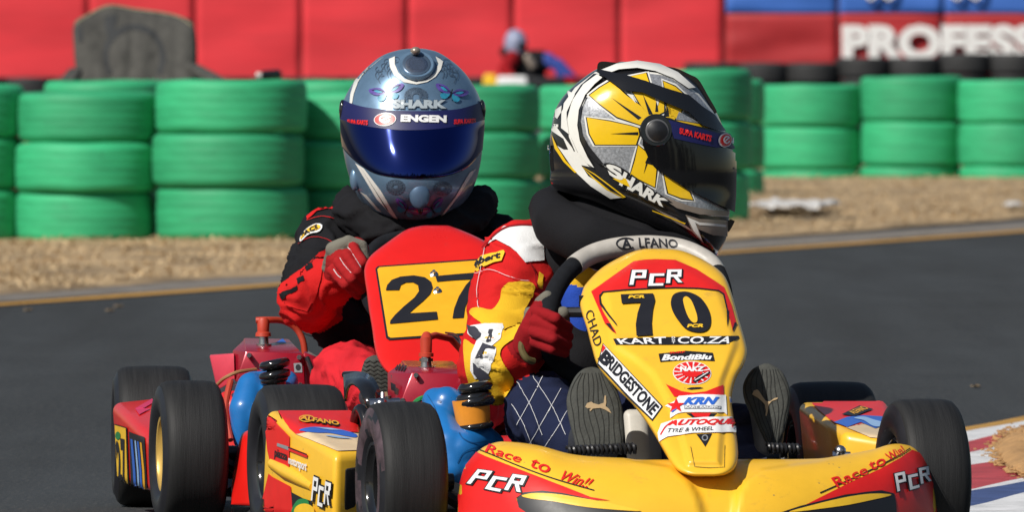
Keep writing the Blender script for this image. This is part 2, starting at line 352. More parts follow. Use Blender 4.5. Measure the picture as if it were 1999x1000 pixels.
# ------------------------------------------------------------------ bodies: one continuous skin grown over tapered limbs
def capsule_body(name, segs, mats, parent, voxel=.006, smooth=6, wr=.004, wscale=18, jag=None):
    """segs: (p0, r0, p1, r1, material index)"""
    bm = bmesh.new()
    for p0, r0, p1, r1, *_ in segs:
        b2 = bmesh.new()
        for p, r in ((p0, r0), (p1, r1)): bmesh.ops.create_icosphere(b2, subdivisions=3, radius=r, matrix=Matrix.Translation(p))
        h = bmesh.ops.convex_hull(b2, input=b2.verts); bmesh.ops.delete(b2, geom=[v for v in b2.verts if not v.link_faces], context='VERTS')
        b2.verts.index_update(); add(bm, [v.co.copy() for v in b2.verts], [[v.index for v in f.verts] for f in b2.faces if f.is_valid]); b2.free()
    me = bpy.data.meshes.new('tmp'); bm.to_mesh(me); bm.free(); ob = bpy.data.objects.new('tmp', me); sc.collection.objects.link(ob)
    md = ob.modifiers.new('r', 'REMESH'); md.mode = 'VOXEL'; md.voxel_size = voxel
    if smooth: ms = ob.modifiers.new('s', 'SMOOTH'); ms.iterations = smooth; ms.factor = .5
    dg = bpy.context.evaluated_depsgraph_get(); e = ob.evaluated_get(dg); m2 = bpy.data.meshes.new_from_object(e)
    bpy.data.objects.remove(ob)
    V = []
    for v in m2.vertices:
        p = v.co.copy()
        if wr:
            q = Vector((p.x * wscale, p.y * wscale * .6, p.z * wscale * 1.5)); wv = noise.noise_vector(q * .5) * .9
            r = 1 - abs(noise.noise(q + wv)) * 2.2; r2 = 1 - abs(noise.noise(q * 2.3 + wv * 2)) * 2
            q3 = Vector((p.x * 7, p.y * 5, p.z * 21)) + noise.noise_vector(p * 8) * 1.5; r3 = max(0, 1 - abs(noise.noise(q3)) * 4) ** 1.3
            p += v.normal * (wr * (r * .6 + r2 * .12 - .4 + (1.5 * r3 if wr > .002 else 0)))
        V.append(p)
    Fc = [tuple(p.vertices) for p in m2.polygons]
    A = np.array([s[0] for s in segs]); B = np.array([s[2] for s in segs]); ra = np.array([s[1] for s in segs]); rb = np.array([s[3] for s in segs]); mi = []
    VV = np.array([tuple(v) for v in V]); C = np.array([VV[list(f)].mean(0) for f in Fc])
    best = np.full(len(C), 1e9); bi = np.zeros(len(C), int)
    for k in range(len(segs)):
        ab = B[k] - A[k]; t = np.clip(((C - A[k]) @ ab) / (ab @ ab + 1e-9), 0, 1); d = np.linalg.norm(C - (A[k] + t[:, None] * ab), axis=1) - (ra[k] + t * (rb[k] - ra[k]))
        msk = d < best; best[msk] = d[msk]; bi[msk] = segs[k][4] if len(segs[k]) > 4 else 0
    return raw(name, V, Fc, mats, parent, True, bi.tolist())
def S(a, b, mi=0): return (P(*a[:3]), a[3], P(*b[:3]), b[3], mi)

# ------------------------------------------------------------------ setting
ASPH = mat('asphalt', (.0165, .0195, .0225), .86, nscale=3.0, nvar=.22, bump=.9, bscale=160, stretch=(1, .35, 1))
def _asph():
    nt = ASPH.node_tree; b = nt.nodes['Principled BSDF']; L = nt.links.new
    tc = nt.nodes.new('ShaderNodeTexCoord'); v = nt.nodes.new('ShaderNodeTexNoise'); v.inputs['Scale'].default_value = 75; v.inputs['Detail'].default_value = 3; L(tc.outputs['Object'], v.inputs[0])
    r = nt.nodes.new('ShaderNodeMapRange'); r.inputs[1].default_value = .5; r.inputs[2].default_value = .72; r.inputs[3].default_value = 0; r.inputs[4].default_value = .75; L(v.outputs[0], r.inputs[0])
    mp = nt.nodes.new('ShaderNodeMapping'); mp.inputs['Rotation'].default_value = (0, 0, R_(16)); mp.inputs['Scale'].default_value = (2.2, .12, 1); L(tc.outputs['Object'], mp.inputs[0])
    n2 = nt.nodes.new('ShaderNodeTexNoise'); n2.inputs['Scale'].default_value = 1.6; n2.inputs['Detail'].default_value = 7; L(mp.outputs[0], n2.inputs[0])
    r2 = nt.nodes.new('ShaderNodeMapRange'); r2.inputs[1].default_value = .3; r2.inputs[2].default_value = .7; r2.inputs[3].default_value = .6; r2.inputs[4].default_value = 1.5; L(n2.outputs[0], r2.inputs[0])
    src = b.inputs['Base Color'].links[0].from_socket
    s = nt.nodes.new('ShaderNodeVectorMath'); s.operation = 'SCALE'; L(src, s.inputs[0]); L(r2.outputs[0], s.inputs['Scale'])
    m = nt.nodes.new('ShaderNodeMixRGB'); L(r.outputs[0], m.inputs[0]); L(s.outputs[0], m.inputs[1]); m.inputs[2].default_value = (.085, .08, .075, 1); L(m.outputs[0], b.inputs['Base Color'])
_asph()
GRAV = mat('pale_gravel', (.17, .15, .13), .9, nscale=9, nvar=.45, bump=.8, bscale=60); LINE = mat('orange_yellow_line_paint', (.43, .23, .045), .7, nscale=14, nvar=.4, dirt=.6)
DRY = mat('dry_grass_ground', (.34, .235, .125), .95, nscale=2.2, nvar=.55, bump=.35, bscale=70, stretch=(1, .5, 1)); BLADE = mat('dry_grass_blade', (.50, .36, .20), .8, nscale=1.6, nvar=.6)
DIRT = mat('orange_dirt', (.40, .225, .09), .95, nscale=16, nvar=.3, bump=.9, bscale=45)
KW = mat('kerb_white_paint', (.62, .62, .63), .7, nscale=10, nvar=.25, dirt=.5, bump=.5, bscale=120); KR = mat('kerb_red_paint', (.40, .05, .06), .7, nscale=10, nvar=.3, dirt=.5, bump=.5, bscale=120); KB = mat('kerb_blue_paint', (.045, .075, .2), .7, nscale=10, nvar=.3, dirt=.4, bump=.5, bscale=120)

tag(raw('track', [(-400, -60, 0), (500, -60, 0), (500, 900, 0), (-400, 900, 0)], [(0, 1, 2, 3)], ASPH), kind='structure')
def dl(X): return 38.3 + (X + 1.667) * 3.572
def strip(name, o0, o1, z, m, X0=-7, X1=6, n=60, jit=0, kind='structure'):
    V = []
    for k in range(n + 1):
        X = X0 + (X1 - X0) * k / n; f = k / n
        V.append((X, dl(X) + (o0(X) if callable(o0) else o0) + random.uniform(-jit, jit), z)); V.append((X, dl(X) + (o1(X) if callable(o1) else o1) + random.uniform(-jit, jit), z))
    return tag(raw(name, V, [(2 * i, 2 * i + 2, 2 * i + 3, 2 * i + 1) for i in range(n)], m), kind=kind)
strip('painted_line', .06, .56, .004, LINE, jit=.04)
strip('gravel_strip', .66, 2.4, .004, GRAV, jit=.1)
gs = lambda X: 1.9 + max(0, min(1, (X + 1.6) / 4)) * 1.4 + .25 * noise.noise(Vector((X * 3, 0, 0))) + .12 * noise.noise(Vector((X * 11, 0, 0)))
V = []; Fc = []; NX, NY = 300, 60                                            # uneven verge of dry grass
for i in range(NX + 1):
    X = -7 + 15 * i / NX
    for j in range(NY + 1):
        a = (j / NY) ** 2; Y0 = dl(X) + gs(X); Y = Y0 + (100 - Y0) * a if Y0 < 99 else Y0 + a
        V.append((X, Y, .005 + (0 if j == 0 else .009 * min(1, j / 6) * (1 + noise.noise(Vector((X * 2, Y, 0)))))))
for i in range(NX):
    for j in range(NY): q = i * (NY + 1) + j; Fc.append((q, q + NY + 1, q + NY + 2, q + 1))
tag(raw('grass_verge', V, Fc, DRY), kind='structure')
V = []; Fc = []
for k in range(46000):
    px = random.uniform(-60, 2060); t = random.random()
    py = 335 + 245 * t; D = F * H / (py - HY); X = (px - CX) * D / F; D += random.uniform(-.3, .3)
    if D < dl(X) + gs(X) - random.random() * .3: continue
    if noise.noise(Vector((X * 3, D * 1.2, 4))) < -.05 + random.uniform(-.25, .25): continue
    h = random.uniform(.006, .02) * (1.5 if random.random() < .06 else 1); a = random.uniform(0, 6.28); l = random.uniform(.01, .07); wd = random.uniform(.003, .007); b = len(V)
    dx, dy = math.cos(a), math.sin(a); V += [(X - dy * wd, D + dx * wd, .02), (X + dy * wd, D - dx * wd, .02), (X + dx * l, D + dy * l, .02 + h)]; Fc.append((b, b + 1, b + 2))
tag(raw('dry_grass', V, Fc, BLADE, smooth=False), kind='stuff')
# kerb at the inside of the corner, bottom right
bm = bmesh.new()
kerb = [([(1700, 870), (1895, 838), (1999, 818), (2200, 780)], [(1700, 880), (1895, 846), (1999, 828), (2200, 790)], LINE),
        ([(1700, 881), (1895, 847), (1999, 829), (2200, 791)], [(1700, 905), (1895, 869), (1999, 843), (2200, 800)], KW),
        ([(1700, 905.4), (1895, 869.4), (1999, 843.4), (2200, 800.4)], [(1700, 925), (1895, 893), (1999, 868), (2200, 840)], KR),
        ([(1700, 925.4), (1895, 893.4), (1999, 868.4), (2200, 840.4)], [(1700, 938), (1895, 919), (1999, 904), (2200, 880)], KW),
        ([(1700, 938.4), (1895, 919.4), (1999, 904.4), (2200, 880.4)], [(1700, 985), (1895, 969), (1999, 946), (2200, 915)], KR),
        ([(1700, 985.4), (1895, 969.4), (1999, 946.4), (2200, 915.4)], [(1700, 990), (1895, 974), (1999, 955), (2200, 920)], KW),
        ([(1700, 990.4), (1895, 974.4), (1999, 955.4), (2200, 920.4)], [(1700, 1030), (1895, 1006), (1999, 979), (2200, 940)], KB),
        ([(1700, 1030.4), (1895, 1006.4), (1999, 979.4), (2200, 940.4)], [(1700, 1120), (1895, 1100), (1999, 1070), (2200, 1000)], KW)]
km = [LINE, KW, KR, KB]
for ki, (a, b, m) in enumerate(kerb):
    A = [G(*p) for p in a]; B = [G(*p) for p in b]; V = []; n = 40
    for k in range(n + 1):
        t = k / n * 3; i = min(2, int(t)); f = t - i
        for E in (A, B): p = E[i].lerp(E[i + 1], f); V.append((p.x, p.y + .03 * noise.noise(Vector((p.x * 14, ki, 0))), .006 + (.0015 * ki if ki else 0)))
    add(bm, V, [(2 * i, 2 * i + 2, 2 * i + 3, 2 * i + 1) for i in range(n)], km.index(m))
tag(from_bm('kerb', bm, km, None, False, None), kind='structure')
bm = bmesh.new(); ctr = G(2035, 902); V = [(ctr.x, ctr.y, .05)]; Fc = []; n = 90
out = catmull([(1944, 884), (1966, 862), (1999, 850), (2100, 834), (2250, 850), (2250, 930), (2100, 965), (1999, 948), (1960, 926), (1944, 905)], 9, True)
for rk in range(1, 13):
    for k in range(n):
        p = G(out[k].x + 7 * noise.noise(Vector((k * .35, 0, 5))) + 4 * noise.noise(Vector((k * 1.1, 0, 9))), out[k].y); f = rk / 12; q = ctr.lerp(p, f * (1 + (.05 * noise.noise(Vector((k * .9, rk, 0))) if rk > 8 else 0)))
        V.append((q.x, q.y, .03 * (1 - f ** 4) + .008 + .012 * noise.noise(Vector((q.x * 25, q.y * 12, 0)))) if rk < 12 else (q.x, q.y, .020))
for k in range(n): Fc.append((0, 1 + k, 1 + (k + 1) % n))
for rk in range(11):
    for k in range(n): a = 1 + rk * n + k; b = 1 + rk * n + (k + 1) % n; Fc.append((a, a + n, b + n, b))
add(bm, V, Fc); tag(from_bm('dirt', bm, DIRT), kind='structure')
bm = bmesh.new()                                                           # worn clods on the edge of the dirt
for k in range(420):
    p = out[random.randrange(0, 90)]; q = G(p.x + random.gauss(-3, 9), p.y + random.gauss(0, 4)); sphere(bm, (q.x, q.y, .019), random.uniform(.0015, .005), 2, (random.uniform(.7, 2), random.uniform(.7, 2), .5))
tag(from_bm('dirt_clods', bm, DIRT), kind='stuff')

# small litter lying about
WPL = mat('white_plastic_sheet', (.62, .60, .57), .6, nscale=8, nvar=.15)
def sheet(name, label, cat, quad, m, amp, n=24, z=.03, group=None):
    V = []; Fc = []; q = [G(*p) for p in quad]
    for i in range(n + 1):
        for j in range(n + 1):
            u, v = i / n, j / n; a = q[0].lerp(q[1], u); b = q[3].lerp(q[2], u); p = a.lerp(b, v)
            V.append((p.x + .02 * noise.noise(Vector((v * 9, u * 3, 1))), p.y, z + amp * (noise.noise(Vector((u * 5, v * 5, 3))) + 1) + amp * .6 * noise.noise(Vector((u * 14, v * 14, 3)))))
    for i in range(n):
        for j in range(n): a = i * (n + 1) + j; Fc.append((a, a + n + 1, a + n + 2, a + 1))
    o = raw(name, V, Fc, m); mo = o.modifiers.new('s', 'SOLIDIFY'); mo.thickness = .002; return tag(o, label, cat, group)
sheet('plastic_sheet', 'long crumpled white sheet lying on the dry grass right of the dark green tyre stack', 'sheet', [(1462, 428), (1600, 428), (1640, 417), (1490, 415)], WPL, .03)
sheet('paper_scrap', 'small white scrap on the dry grass at the right edge of the photo', 'litter', [(1958, 418), (1995, 418), (1990, 411), (1965, 411)], WPL, .015, 10)
LEAF = mat('dry_leaf', (.36, .26, .15), .8, nscale=30, nvar=.2)
for (x, y, l) in ((215, 608, 'pale dry leaf on the dark asphalt below the yellow line, beside a second leaf'), (232, 600, 'curled dry leaf on the asphalt touching the yellow line'), (55, 607, 'flat tan leaf on the asphalt at the far left below the line'), (1905, 757, 'pale leaf alone on the asphalt above the striped kerb')):
    sheet('dry_leaf', l, 'leaf', [(x - 8, y + .6), (x + 4, y + 1.2), (x + 9, y - .6), (x - 4, y - 1.0)], LEAF, .0006, 6, .0045, 'dry leaves on the track')

# ------------------------------------------------------------------ tyre barriers
GRN = mat('green_painted_rubber', (.028, .36, .155), .62, nscale=4, nvar=.2, dirt=.6, dirtcol=(.02, .09, .05), bump=.15, bscale=30, stretch=(1, 1, 6))
def _tone(m, lo, hi):
    nt = m.node_tree; b = nt.nodes['Principled BSDF']; src = b.inputs['Base Color'].links[0].from_socket
    oi = nt.nodes.new('ShaderNodeObjectInfo'); mr = nt.nodes.new('ShaderNodeMapRange'); mr.inputs[3].default_value = lo; mr.inputs[4].default_value = hi; nt.links.new(oi.outputs['Random'], mr.inputs[0])
    sc2 = nt.nodes.new('ShaderNodeVectorMath'); sc2.operation = 'SCALE'; nt.links.new(src, sc2.inputs[0]); nt.links.new(mr.outputs[0], sc2.inputs['Scale']); nt.links.new(sc2.outputs[0], b.inputs['Base Color'])
_tone(GRN, .8, 1.12)
BTY = mat('black_old_rubber', (.02, .02, .021), .7, nscale=6, nvar=.4)
def tyre_mesh(Rr, h, groove=True, seed=0):
    prof = []; hr = h / 2 - .0005; r0 = Rr * .55; rc = min(.036, hr * .45)
    side = [(r0, -hr * .62), (r0 + .02, -hr * .8), (r0 + .07, -hr * .96), (Rr - rc * 1.6, -hr)]
    for k in range(1, 6): a = math.pi / 2 * k / 5; side.append((Rr - rc + rc * math.sin(a), -hr + rc - rc * math.cos(a)))
    tread = []
    if groove:
        for k in range(1, 16):
            z = (-hr + rc) + 2 * (hr - rc) * k / 16; tread.append((Rr - (.0022 if k % 4 == 2 else 0) + .003 * math.sin(math.pi * k / 16), z))
    pr = side + tread + [(r, -z) for r, z in side[::-1]]; pr += [(r0 - .004, hr * .3), (r0 - .004, -hr * .3)]
    bm = bmesh.new(); n = 64; V = []; Fc = []
    for r, z in pr:
        for k in range(n):
            a = 2 * math.pi * k / n; rr = r * (1 + .012 * noise.noise(Vector((math.cos(a) * 1.4, math.sin(a) * 1.4, seed * 3)))); V.append((rr * math.cos(a), rr * math.sin(a), z + .006 * noise.noise(Vector((math.cos(a), math.sin(a), seed + 9)))))
    m = len(pr)
    for i in range(m):
        for k in range(n): j = (i + 1) % m; Fc.append((i * n + k, i * n + (k + 1) % n, j * n + (k + 1) % n, j * n + k))
    add(bm, V, Fc); bmesh.ops.recalc_face_normals(bm, faces=bm.faces); me = bpy.data.meshes.new('tyre'); bm.to_mesh(me); bm.free(); me.polygons.foreach_set('use_smooth', [True] * len(me.polygons)); return me
def put_tyre(me, m, x, y, z, label, group):
    o = bpy.data.objects.new('tyre', me); sc.collection.objects.link(o); o.location = (x, y, z)
    o.rotation_euler = (random.uniform(-.005, .005), random.uniform(-.005, .005), random.uniform(0, 6.28))
    if not me.materials: me.materials.append(m)
    return tag(o, label, 'tyre', group)
#        px centre, px width, top row of photo, row height px, D, rows, stack wording
stacks = [(-93, 268, 165, 103, 50.1, 3, 'green stack cut off by the left edge of the photo'),
          (166, 272, 180, 98, 50.0, 3, 'first whole green stack from the left'),
          (446, 290, 156, 105, 49.85, 3, 'second whole green stack from the left'),
          (690, 272, 181, 95, 50.3, 3, 'green stack left of and behind the steel blue helmet'),
          (925, 250, 166, 92, 54.0, 3, 'green stack right of the steel blue helmet'),
          (1178, 250, 166, 92, 54.6, 3, 'green stack behind the yellow and black helmet'),
          (1357, 216, 135, 100, 55.0, 3, 'tall shaded green stack right of the starburst helmet'),
          (1408, 165, 155, 88, 64.0, 3, 'narrow green stack recessed just right of the shaded stack'),
          (1588, 200, 165, 83, 71.3, 3, 'leftmost green stack of the far row'),
          (1783, 198, 149, 88, 71.2, 3, 'middle green stack of the far row'),
          (1977, 198, 156, 85, 71.0, 3, 'green stack of the far row cut off by the right edge'),
          (205, 240, 157, 94, 52.4, 3, 'half-hidden green stack behind the first whole stack'),
          (650, 240, 156, 94, 53.0, 3, 'half-hidden green stack just left of the steel blue helmet')]
lvl = {0: 'bottom', 1: 'middle', 2: 'top'}
for si, (cx, wd, top, rh, D, n, words) in enumerate(stacks):
    s = F / D; Rr = (wd + 5) / 2 / s; h = rh / s; zt = P(cx, top, D).z; x = P(cx, 0, D).x
    z = [zt - h * (n - 1 - k + .5) for k in range(n)]
    for k in range(n):
        me = tyre_mesh(Rr * random.uniform(.99, 1.012), h, True, si * 5 + k)
        off = .008 if si not in (3,) else (.04 if k == 1 else .0)
        put_tyre(me, GRN, x + random.uniform(-off, off) * (1 if si != 3 else -1), D + Rr + random.uniform(-.02, .02), z[k], f'{lvl[k]} tyre of the {words}', 'green painted barrier tyres')
bt = [tyre_mesh(.275, .205, True, 50 + k) for k in range(4)]; D = 116.0; s = F / D
for k in range(24):
    px = -130 + k * 95 if k < 15 else 1290 + (k - 15) * 99; right = px > 1380; top = (150 if not right else (122 if px < 1640 else (112 if px < 1880 else 104)))
    zt = P(px, top, D).z; n = 2 if not right else 3; pos = ('cut off by the edge of the photo' if px < 0 or px > 1999 else {1: 'first', 2: 'second', 3: 'third'}.get(k, f'{k}th') + ' along from the left')
    for j in range(n):
        put_tyre(bt[(k + j) % 4], BTY, P(px, 0, D).x, D + random.uniform(-.04, .04), zt - .205 * (j + .5), f'{"topmost" if j == 0 else "lower" if j == 1 else "lowest"} black tyre below the {"lettered banner" if right else "red hoarding"}, stack {pos}', 'black tyres along the hoarding')

# ------------------------------------------------------------------ hoarding behind
HR = mat('red_hoarding_board', (.68, .031, .042), .75, nscale=1.3, nvar=.16, bump=1, bscale=4, stretch=(.5, 1, 3)); HDK = mat('hoarding_seam_red', (.20, .012, .014), .8); HBR = mat('brick_red_board', (.40, .020, .024), .6, nscale=2, nvar=.12, bump=.5, bscale=5)
HBL = mat('blue_board', (.035, .13, .47), .6, nscale=2, nvar=.1); HWT = mat('board_white_letters', (.78, .76, .74), .6, nscale=6, nvar=.06)
D = 120.0; zb = .0; seams = [-240, -35, 172, 380, 588, 795, 1002, 1210, 1413]; zt = 2.1
def board(par, x0, x1, z0, z1, m, name='panel', warp=.03, seed=0, D=D):
    V = []; Fc = []; nx, nz = 16, 20
    for i in range(nx + 1):
        for j in range(nz + 1):
            u, v = i / nx, j / nz; X = x0 + (x1 - x0) * u; Z = z0 + (z1 - z0) * v
            y = D + warp * (noise.noise(Vector((u * 1.5 + seed * 7, v * 5, seed))) - (1 - (2 * u - 1) ** 4) * .3); V.append((X, y, Z))
    for i in range(nx):
        for j in range(nz): a = i * (nz + 1) + j; Fc.append((a, a + nz + 1, a + nz + 2, a + 1))
    o = raw(name, V, Fc, m, par); mo = o.modifiers.new('s', 'SOLIDIFY'); mo.thickness = .02; mo.offset = 1 if False else -1; return o
hw = thing('hoarding_wall', 'long bright red panelled hoarding wall behind the tyre barrier', 'wall', (0, D, 0))
bxs = [P(x, 0, D).x for x in seams]
for i in range(8): board(hw, bxs[i] + .012, bxs[i + 1] - .012, .05, zt, HR, 'panel', seed=i)
bm = bmesh.new()
for x in bxs: box(bm, T((x, D + .04, 1.05)), .09, .05, 2.1, .005)
from_bm('post', bm, HDK, hw)
bw = thing('banner_wall', 'blue over brick red banner wall with large white capital letters at right', 'wall', (P(1700, 0, D).x, D, 0))
bx2 = [P(x, 0, D).x for x in (1415, 1636, 1841, 2050, 2260)]; zs = P(0, 27, D).z
for i in range(4):
    board(bw, bx2[i] + .012, bx2[i + 1] - .012, .05, zs, HBR, 'panel', .03, 20 + i); board(bw, bx2[i] + .012, bx2[i + 1] - .012, zs + .004, zt, HBL, 'panel', .03, 20 + i)
bm = bmesh.new()
for x in bx2[1:]: box(bm, T((x, D + .04, 1.05)), .09, .05, 2.1, .005)
from_bm('post', bm, mat('dark_post', (.05, .012, .02), .8), bw)
def text_solid(name, body, x0, x1, z0, z1, y, m, par, bold=.035, th=.01):
    V, Fc = text_mesh(body, bold); a = min(v[0] for v in V); b = max(v[0] for v in V); c = min(v[1] for v in V); d = max(v[1] for v in V)
    V3 = [(x0 + (x1 - x0) * (x - a) / (b - a), y, z0 + (z1 - z0) * (q - c) / (d - c)) for x, q in V]; return raw(name, V3, Fc, m, par, False)
text_solid('lettering', 'PROFESSIONAL', P(1643, 0, D).x, P(2330, 0, D).x, P(0, 118, D).z, P(0, 47, D).z, D - .08, HWT, bw, .06)
bm = bmesh.new()
for x in (1700, 1735, 1868, 1905): tube(bm, [P(x - 11, -30, D - .08), P(x - 11, -10, D - .08), P(x, -1, D - .08), P(x + 11, -10, D - .08), P(x + 11, -30, D - .08)], .022, 8)
from_bm('lettering', bm, HWT, bw)

# ------------------------------------------------------------------ camp chair on the barrier
CH = mat('grey_chair_fabric', (.058, .056, .050), .85, nscale=16, nvar=.35, bump=.5, bscale=60); CHE = mat('chair_piping', (.24, .21, .13), .7); CHD = mat('chair_dark_panel', (.03, .032, .034), .85, nscale=14, nvar=.3)
D = 53.4; ch = thing('camp_chair', 'grey padded folding camp chair standing behind the green tyres', 'chair', (P(262, 0, D).x, D, 0))
outl = [(146, 46), (170, 30), (212, 11), (262, 18), (320, 26), (352, 34), (378, 50), (383, 120), (378, 180), (362, 236), (160, 236), (150, 150), (146, 90)]
V = []; Fc = []; N = 14; oc = [(p.x, p.y) for p in catmull(outl, 5, True)]; c0 = (262, 130)
for r in range(N + 1):
    for x, y in oc:
        f = r / N; px, py = c0[0] + (x - c0[0]) * f, c0[1] + (y - c0[1]) * f
        pad = .05 * (1 - f ** 6) + .03 * max(0, 1 - ((px - 262) / 55) ** 2 - ((py - 110) / 60) ** 2) + .02 * noise.noise(Vector((px * .045, py * .008, 5))) + .006 * noise.noise(Vector((px * .12, py * .05, 2)))
        V.append(P(px, py, D + .0015 * (236 - py) - pad - .06 * abs((px - 262) / 118) ** 2))
m = len(oc)
for r in range(N):
    for k in range(m): Fc.append((r * m + k, r * m + (k + 1) % m, (r + 1) * m + (k + 1) % m, (r + 1) * m + k))
bk = raw('backrest', V, Fc, CH, ch); mo = bk.modifiers.new('s', 'SOLIDIFY'); mo.thickness = .016; mo.offset = 0
d = Decal(bk, 12, .011, .1); d.ring((262, 115), 62, 66, 12, CHD, 150, 390, lay=0); d.poly([(205, 34), (228, 30), (222, 70), (208, 75)], CHD, lay=0); d.poly([(150, 56), (160, 52), (163, 80), (154, 86)], CHD, lay=0)
d.line([(148, 48), (170, 33), (212, 15), (262, 21), (320, 29), (352, 37), (374, 52)], 3, CHE, 0); d.build('piping', bk)
bm = bmesh.new(); hull8(bm, [P(160, 236, D - .45), P(365, 236, D - .45), P(365, 232, D + .0), P(160, 232, D + .0), P(160, 226, D - .45), P(365, 226, D - .45), P(365, 222, D), P(160, 222, D)], .01); from_bm('seat', bm, CH, ch)
for a, b in (((375, 132), (452, 170)), ((148, 140), (120, 172))):
    bm = bmesh.new(); p, q = P(*a, D - .02), P(*b, D - .35); hull8(bm, [p + Vector((-.03, 0, -.02)), q + Vector((-.04, 0, -.02)), q + Vector((.04, 0, -.02)), p + Vector((.03, 0, -.02)), p + Vector((-.03, 0, .02)), q + Vector((-.04, 0, .01)), q + Vector((.04, 0, .01)), p + Vector((.03, 0, .02))], .008); from_bm('armrest', bm, CH, ch)
for xx, dy in ((160, -.4), (365, -.4), (160, .02), (365, .02)):
    bm = bmesh.new(); a = P(xx, 235, D + dy); tube(bm, [a, Vector((a.x * 1.02, a.y, .02))], .012, 8); from_bm('leg', bm, BLKM, ch)
D = 50.55; bm = bmesh.new(); c = P(525, 147, D + .2)
tube(bm, [c + Vector((-.035, 0, 0)), c + Vector((-.03, 0, .0)), c + Vector((.04, 0, .005)), c + Vector((.055, 0, .004))], [.012, .022, .022, .014], 14)
bo = from_bm('bottle', bm, BLKP); tag(bo, 'small dark bottle with a pale cap lying on the green tyres under the red wall', 'bottle')
bm = bmesh.new(); tube(bm, [c + Vector((-.055, 0, 0)), c + Vector((-.034, 0, 0))], .013, 12); from_bm('cap', bm, WPL, bo)

# ------------------------------------------------------------------ kart parts
def PX(px, z, D): return Vector(((px - CX) * D / F, D, z))
def wheel(par, K, x, y, steer, w, R, rm, zc_=None, smear=False):
    sgn = -1 if x < 0 else 1; M = K @ T((x, y, R if zc_ is None else zc_), steer); h = w / 2; rr = .066
    if sgn < 0: M = M @ Matrix.Rotation(math.pi, 4, 'Z')                   # +x of M is the outer side
    bm = bmesh.new(); lathe(bm, [(h * .1, 0), (h * .1, .030), (h * .0, .034), (-h * .6, .030), (-h * .7, .016), (-h * 1.5, .014), (-h * 1.5, 0)], M, 24)
    for k in range(3):
        a = 2.09 * k + .4; tube(bm, [M @ Vector((h * .1, .022 * math.cos(a), .022 * math.sin(a))), M @ Vector((h * .22, .022 * math.cos(a), .022 * math.sin(a)))], .004, 6)
    hub = from_bm('wheel', bm, BLKM, par)
    pr = [(h * .78, rr + .004), (h * .93, rr + .012), (h * 1.0, rr + (R - rr) * .35), (h * 1.0, rr + (R - rr) * .62), (h * .965, R - .022), (h * .90, R - .010), (h * .80, R - .0035), (h * .66, R - .001), (h * .4, R), (0, R + .0006)]
    pr = pr + [(-a, r) for a, r in pr[:-1][::-1]]
    bm = bmesh.new(); lathe(bm, pr, M, 96)
    for f in bm.faces:
        c = M.inverted() @ f.calc_center_median(); f.material_index = 1 if math.hypot(c.y, c.z) < R - .015 else 0; rr2 = math.hypot(c.y, c.z); a_ = math.atan2(c.y, c.z) % 6.283
        if smear and c.x > 0 and rr + .010 < rr2 < R - .012 and noise.noise(Vector((a_ * 1.3, rr2 * 40, 2))) > -.1: f.material_index = 2
    from_bm('tyre', bm, [RUB, RUBS, SMR], hub)
    rp = [(h * .80, rr + .0055), (h * .86, rr + .002), (h * .84, rr - .003), (h * .72, rr - .006), (h * .66, .052), (h * .12, .048), (h * .06, .030), (h * .06, .0)]
    rq = [(-h * .80, rr + .0055), (-h * .86, rr + .002), (-h * .84, rr - .003), (-h * .7, .058), (-h * .3, .054), (h * .02, .046), (h * .0, .030), (0, 0)]
    bm = bmesh.new(); lathe(bm, rp, M, 64); lathe(bm, rq, M, 64); from_bm('rim', bm, rm, hub, auto=50)
    return hub
def pod(par, c, m, name='side_pod'):
    bm = bmesh.new(); hull8(bm, c, .016, 5); bmesh.ops.triangulate(bm, faces=bm.faces); return from_bm(name, bm, m, par)
def nose(par, tops, cpx, Dc, yaw, m, sweep=.22, deep=.17, z0=.045, recess=None):
    tp = [(p.x, p.y) for p in catmull(tops, 12)]; xs = [p[0] for p in tp]; ys = [p[1] for p in tp]; half = max(cpx - xs[0], xs[-1] - cpx)
    nu, nv = 170, 46; V = []; Fc = []
    for i in range(nu + 1):
        px = (xs[0] + xs[-1]) / 2 - math.cos(math.pi * i / nu) * (xs[-1] - xs[0]) / 2; yt = float(np.interp(px, xs, ys)); t = (px - cpx) / half
        Dn = Dc + sweep * abs(t) ** 3 + (px - cpx) * Dc / F * math.tan(yaw); dd = deep * (1 - .35 * abs(t) ** 6)
        zt = P(px, yt, Dn + dd).z
        for j in range(nv + 1):
            if j < 4: D, z = Dn + dd + .03 * (4 - j) / 4, zt - .035 * ((4 - j) / 4) ** 1.5
            elif j > nv - 3: D, z = Dn + .05 * (j - nv + 3), z0 - .002 * (j - nv + 3)
            else: a = (j - 4) / (nv - 7) * math.pi / 2; D, z = Dn + dd * (1 - math.sin(a) ** 1.0), z0 + (zt - z0) * math.cos(a) ** 1.0
            p = PX(px, z, D)
            if recess and j >= 4:
                x, y = pxof(p); q = in_poly_sdf(x, y, recess); k = sstep(-6, 8, q); p = PX(px, z - .004 * k, D + .016 * k)
            V.append(p)
    for i in range(nu):
        for j in range(nv): a = i * (nv + 1) + j; Fc.append((a, a + 1, a + nv + 2, a + nv + 1))
    return raw('nose_cone', V, Fc, m, par)
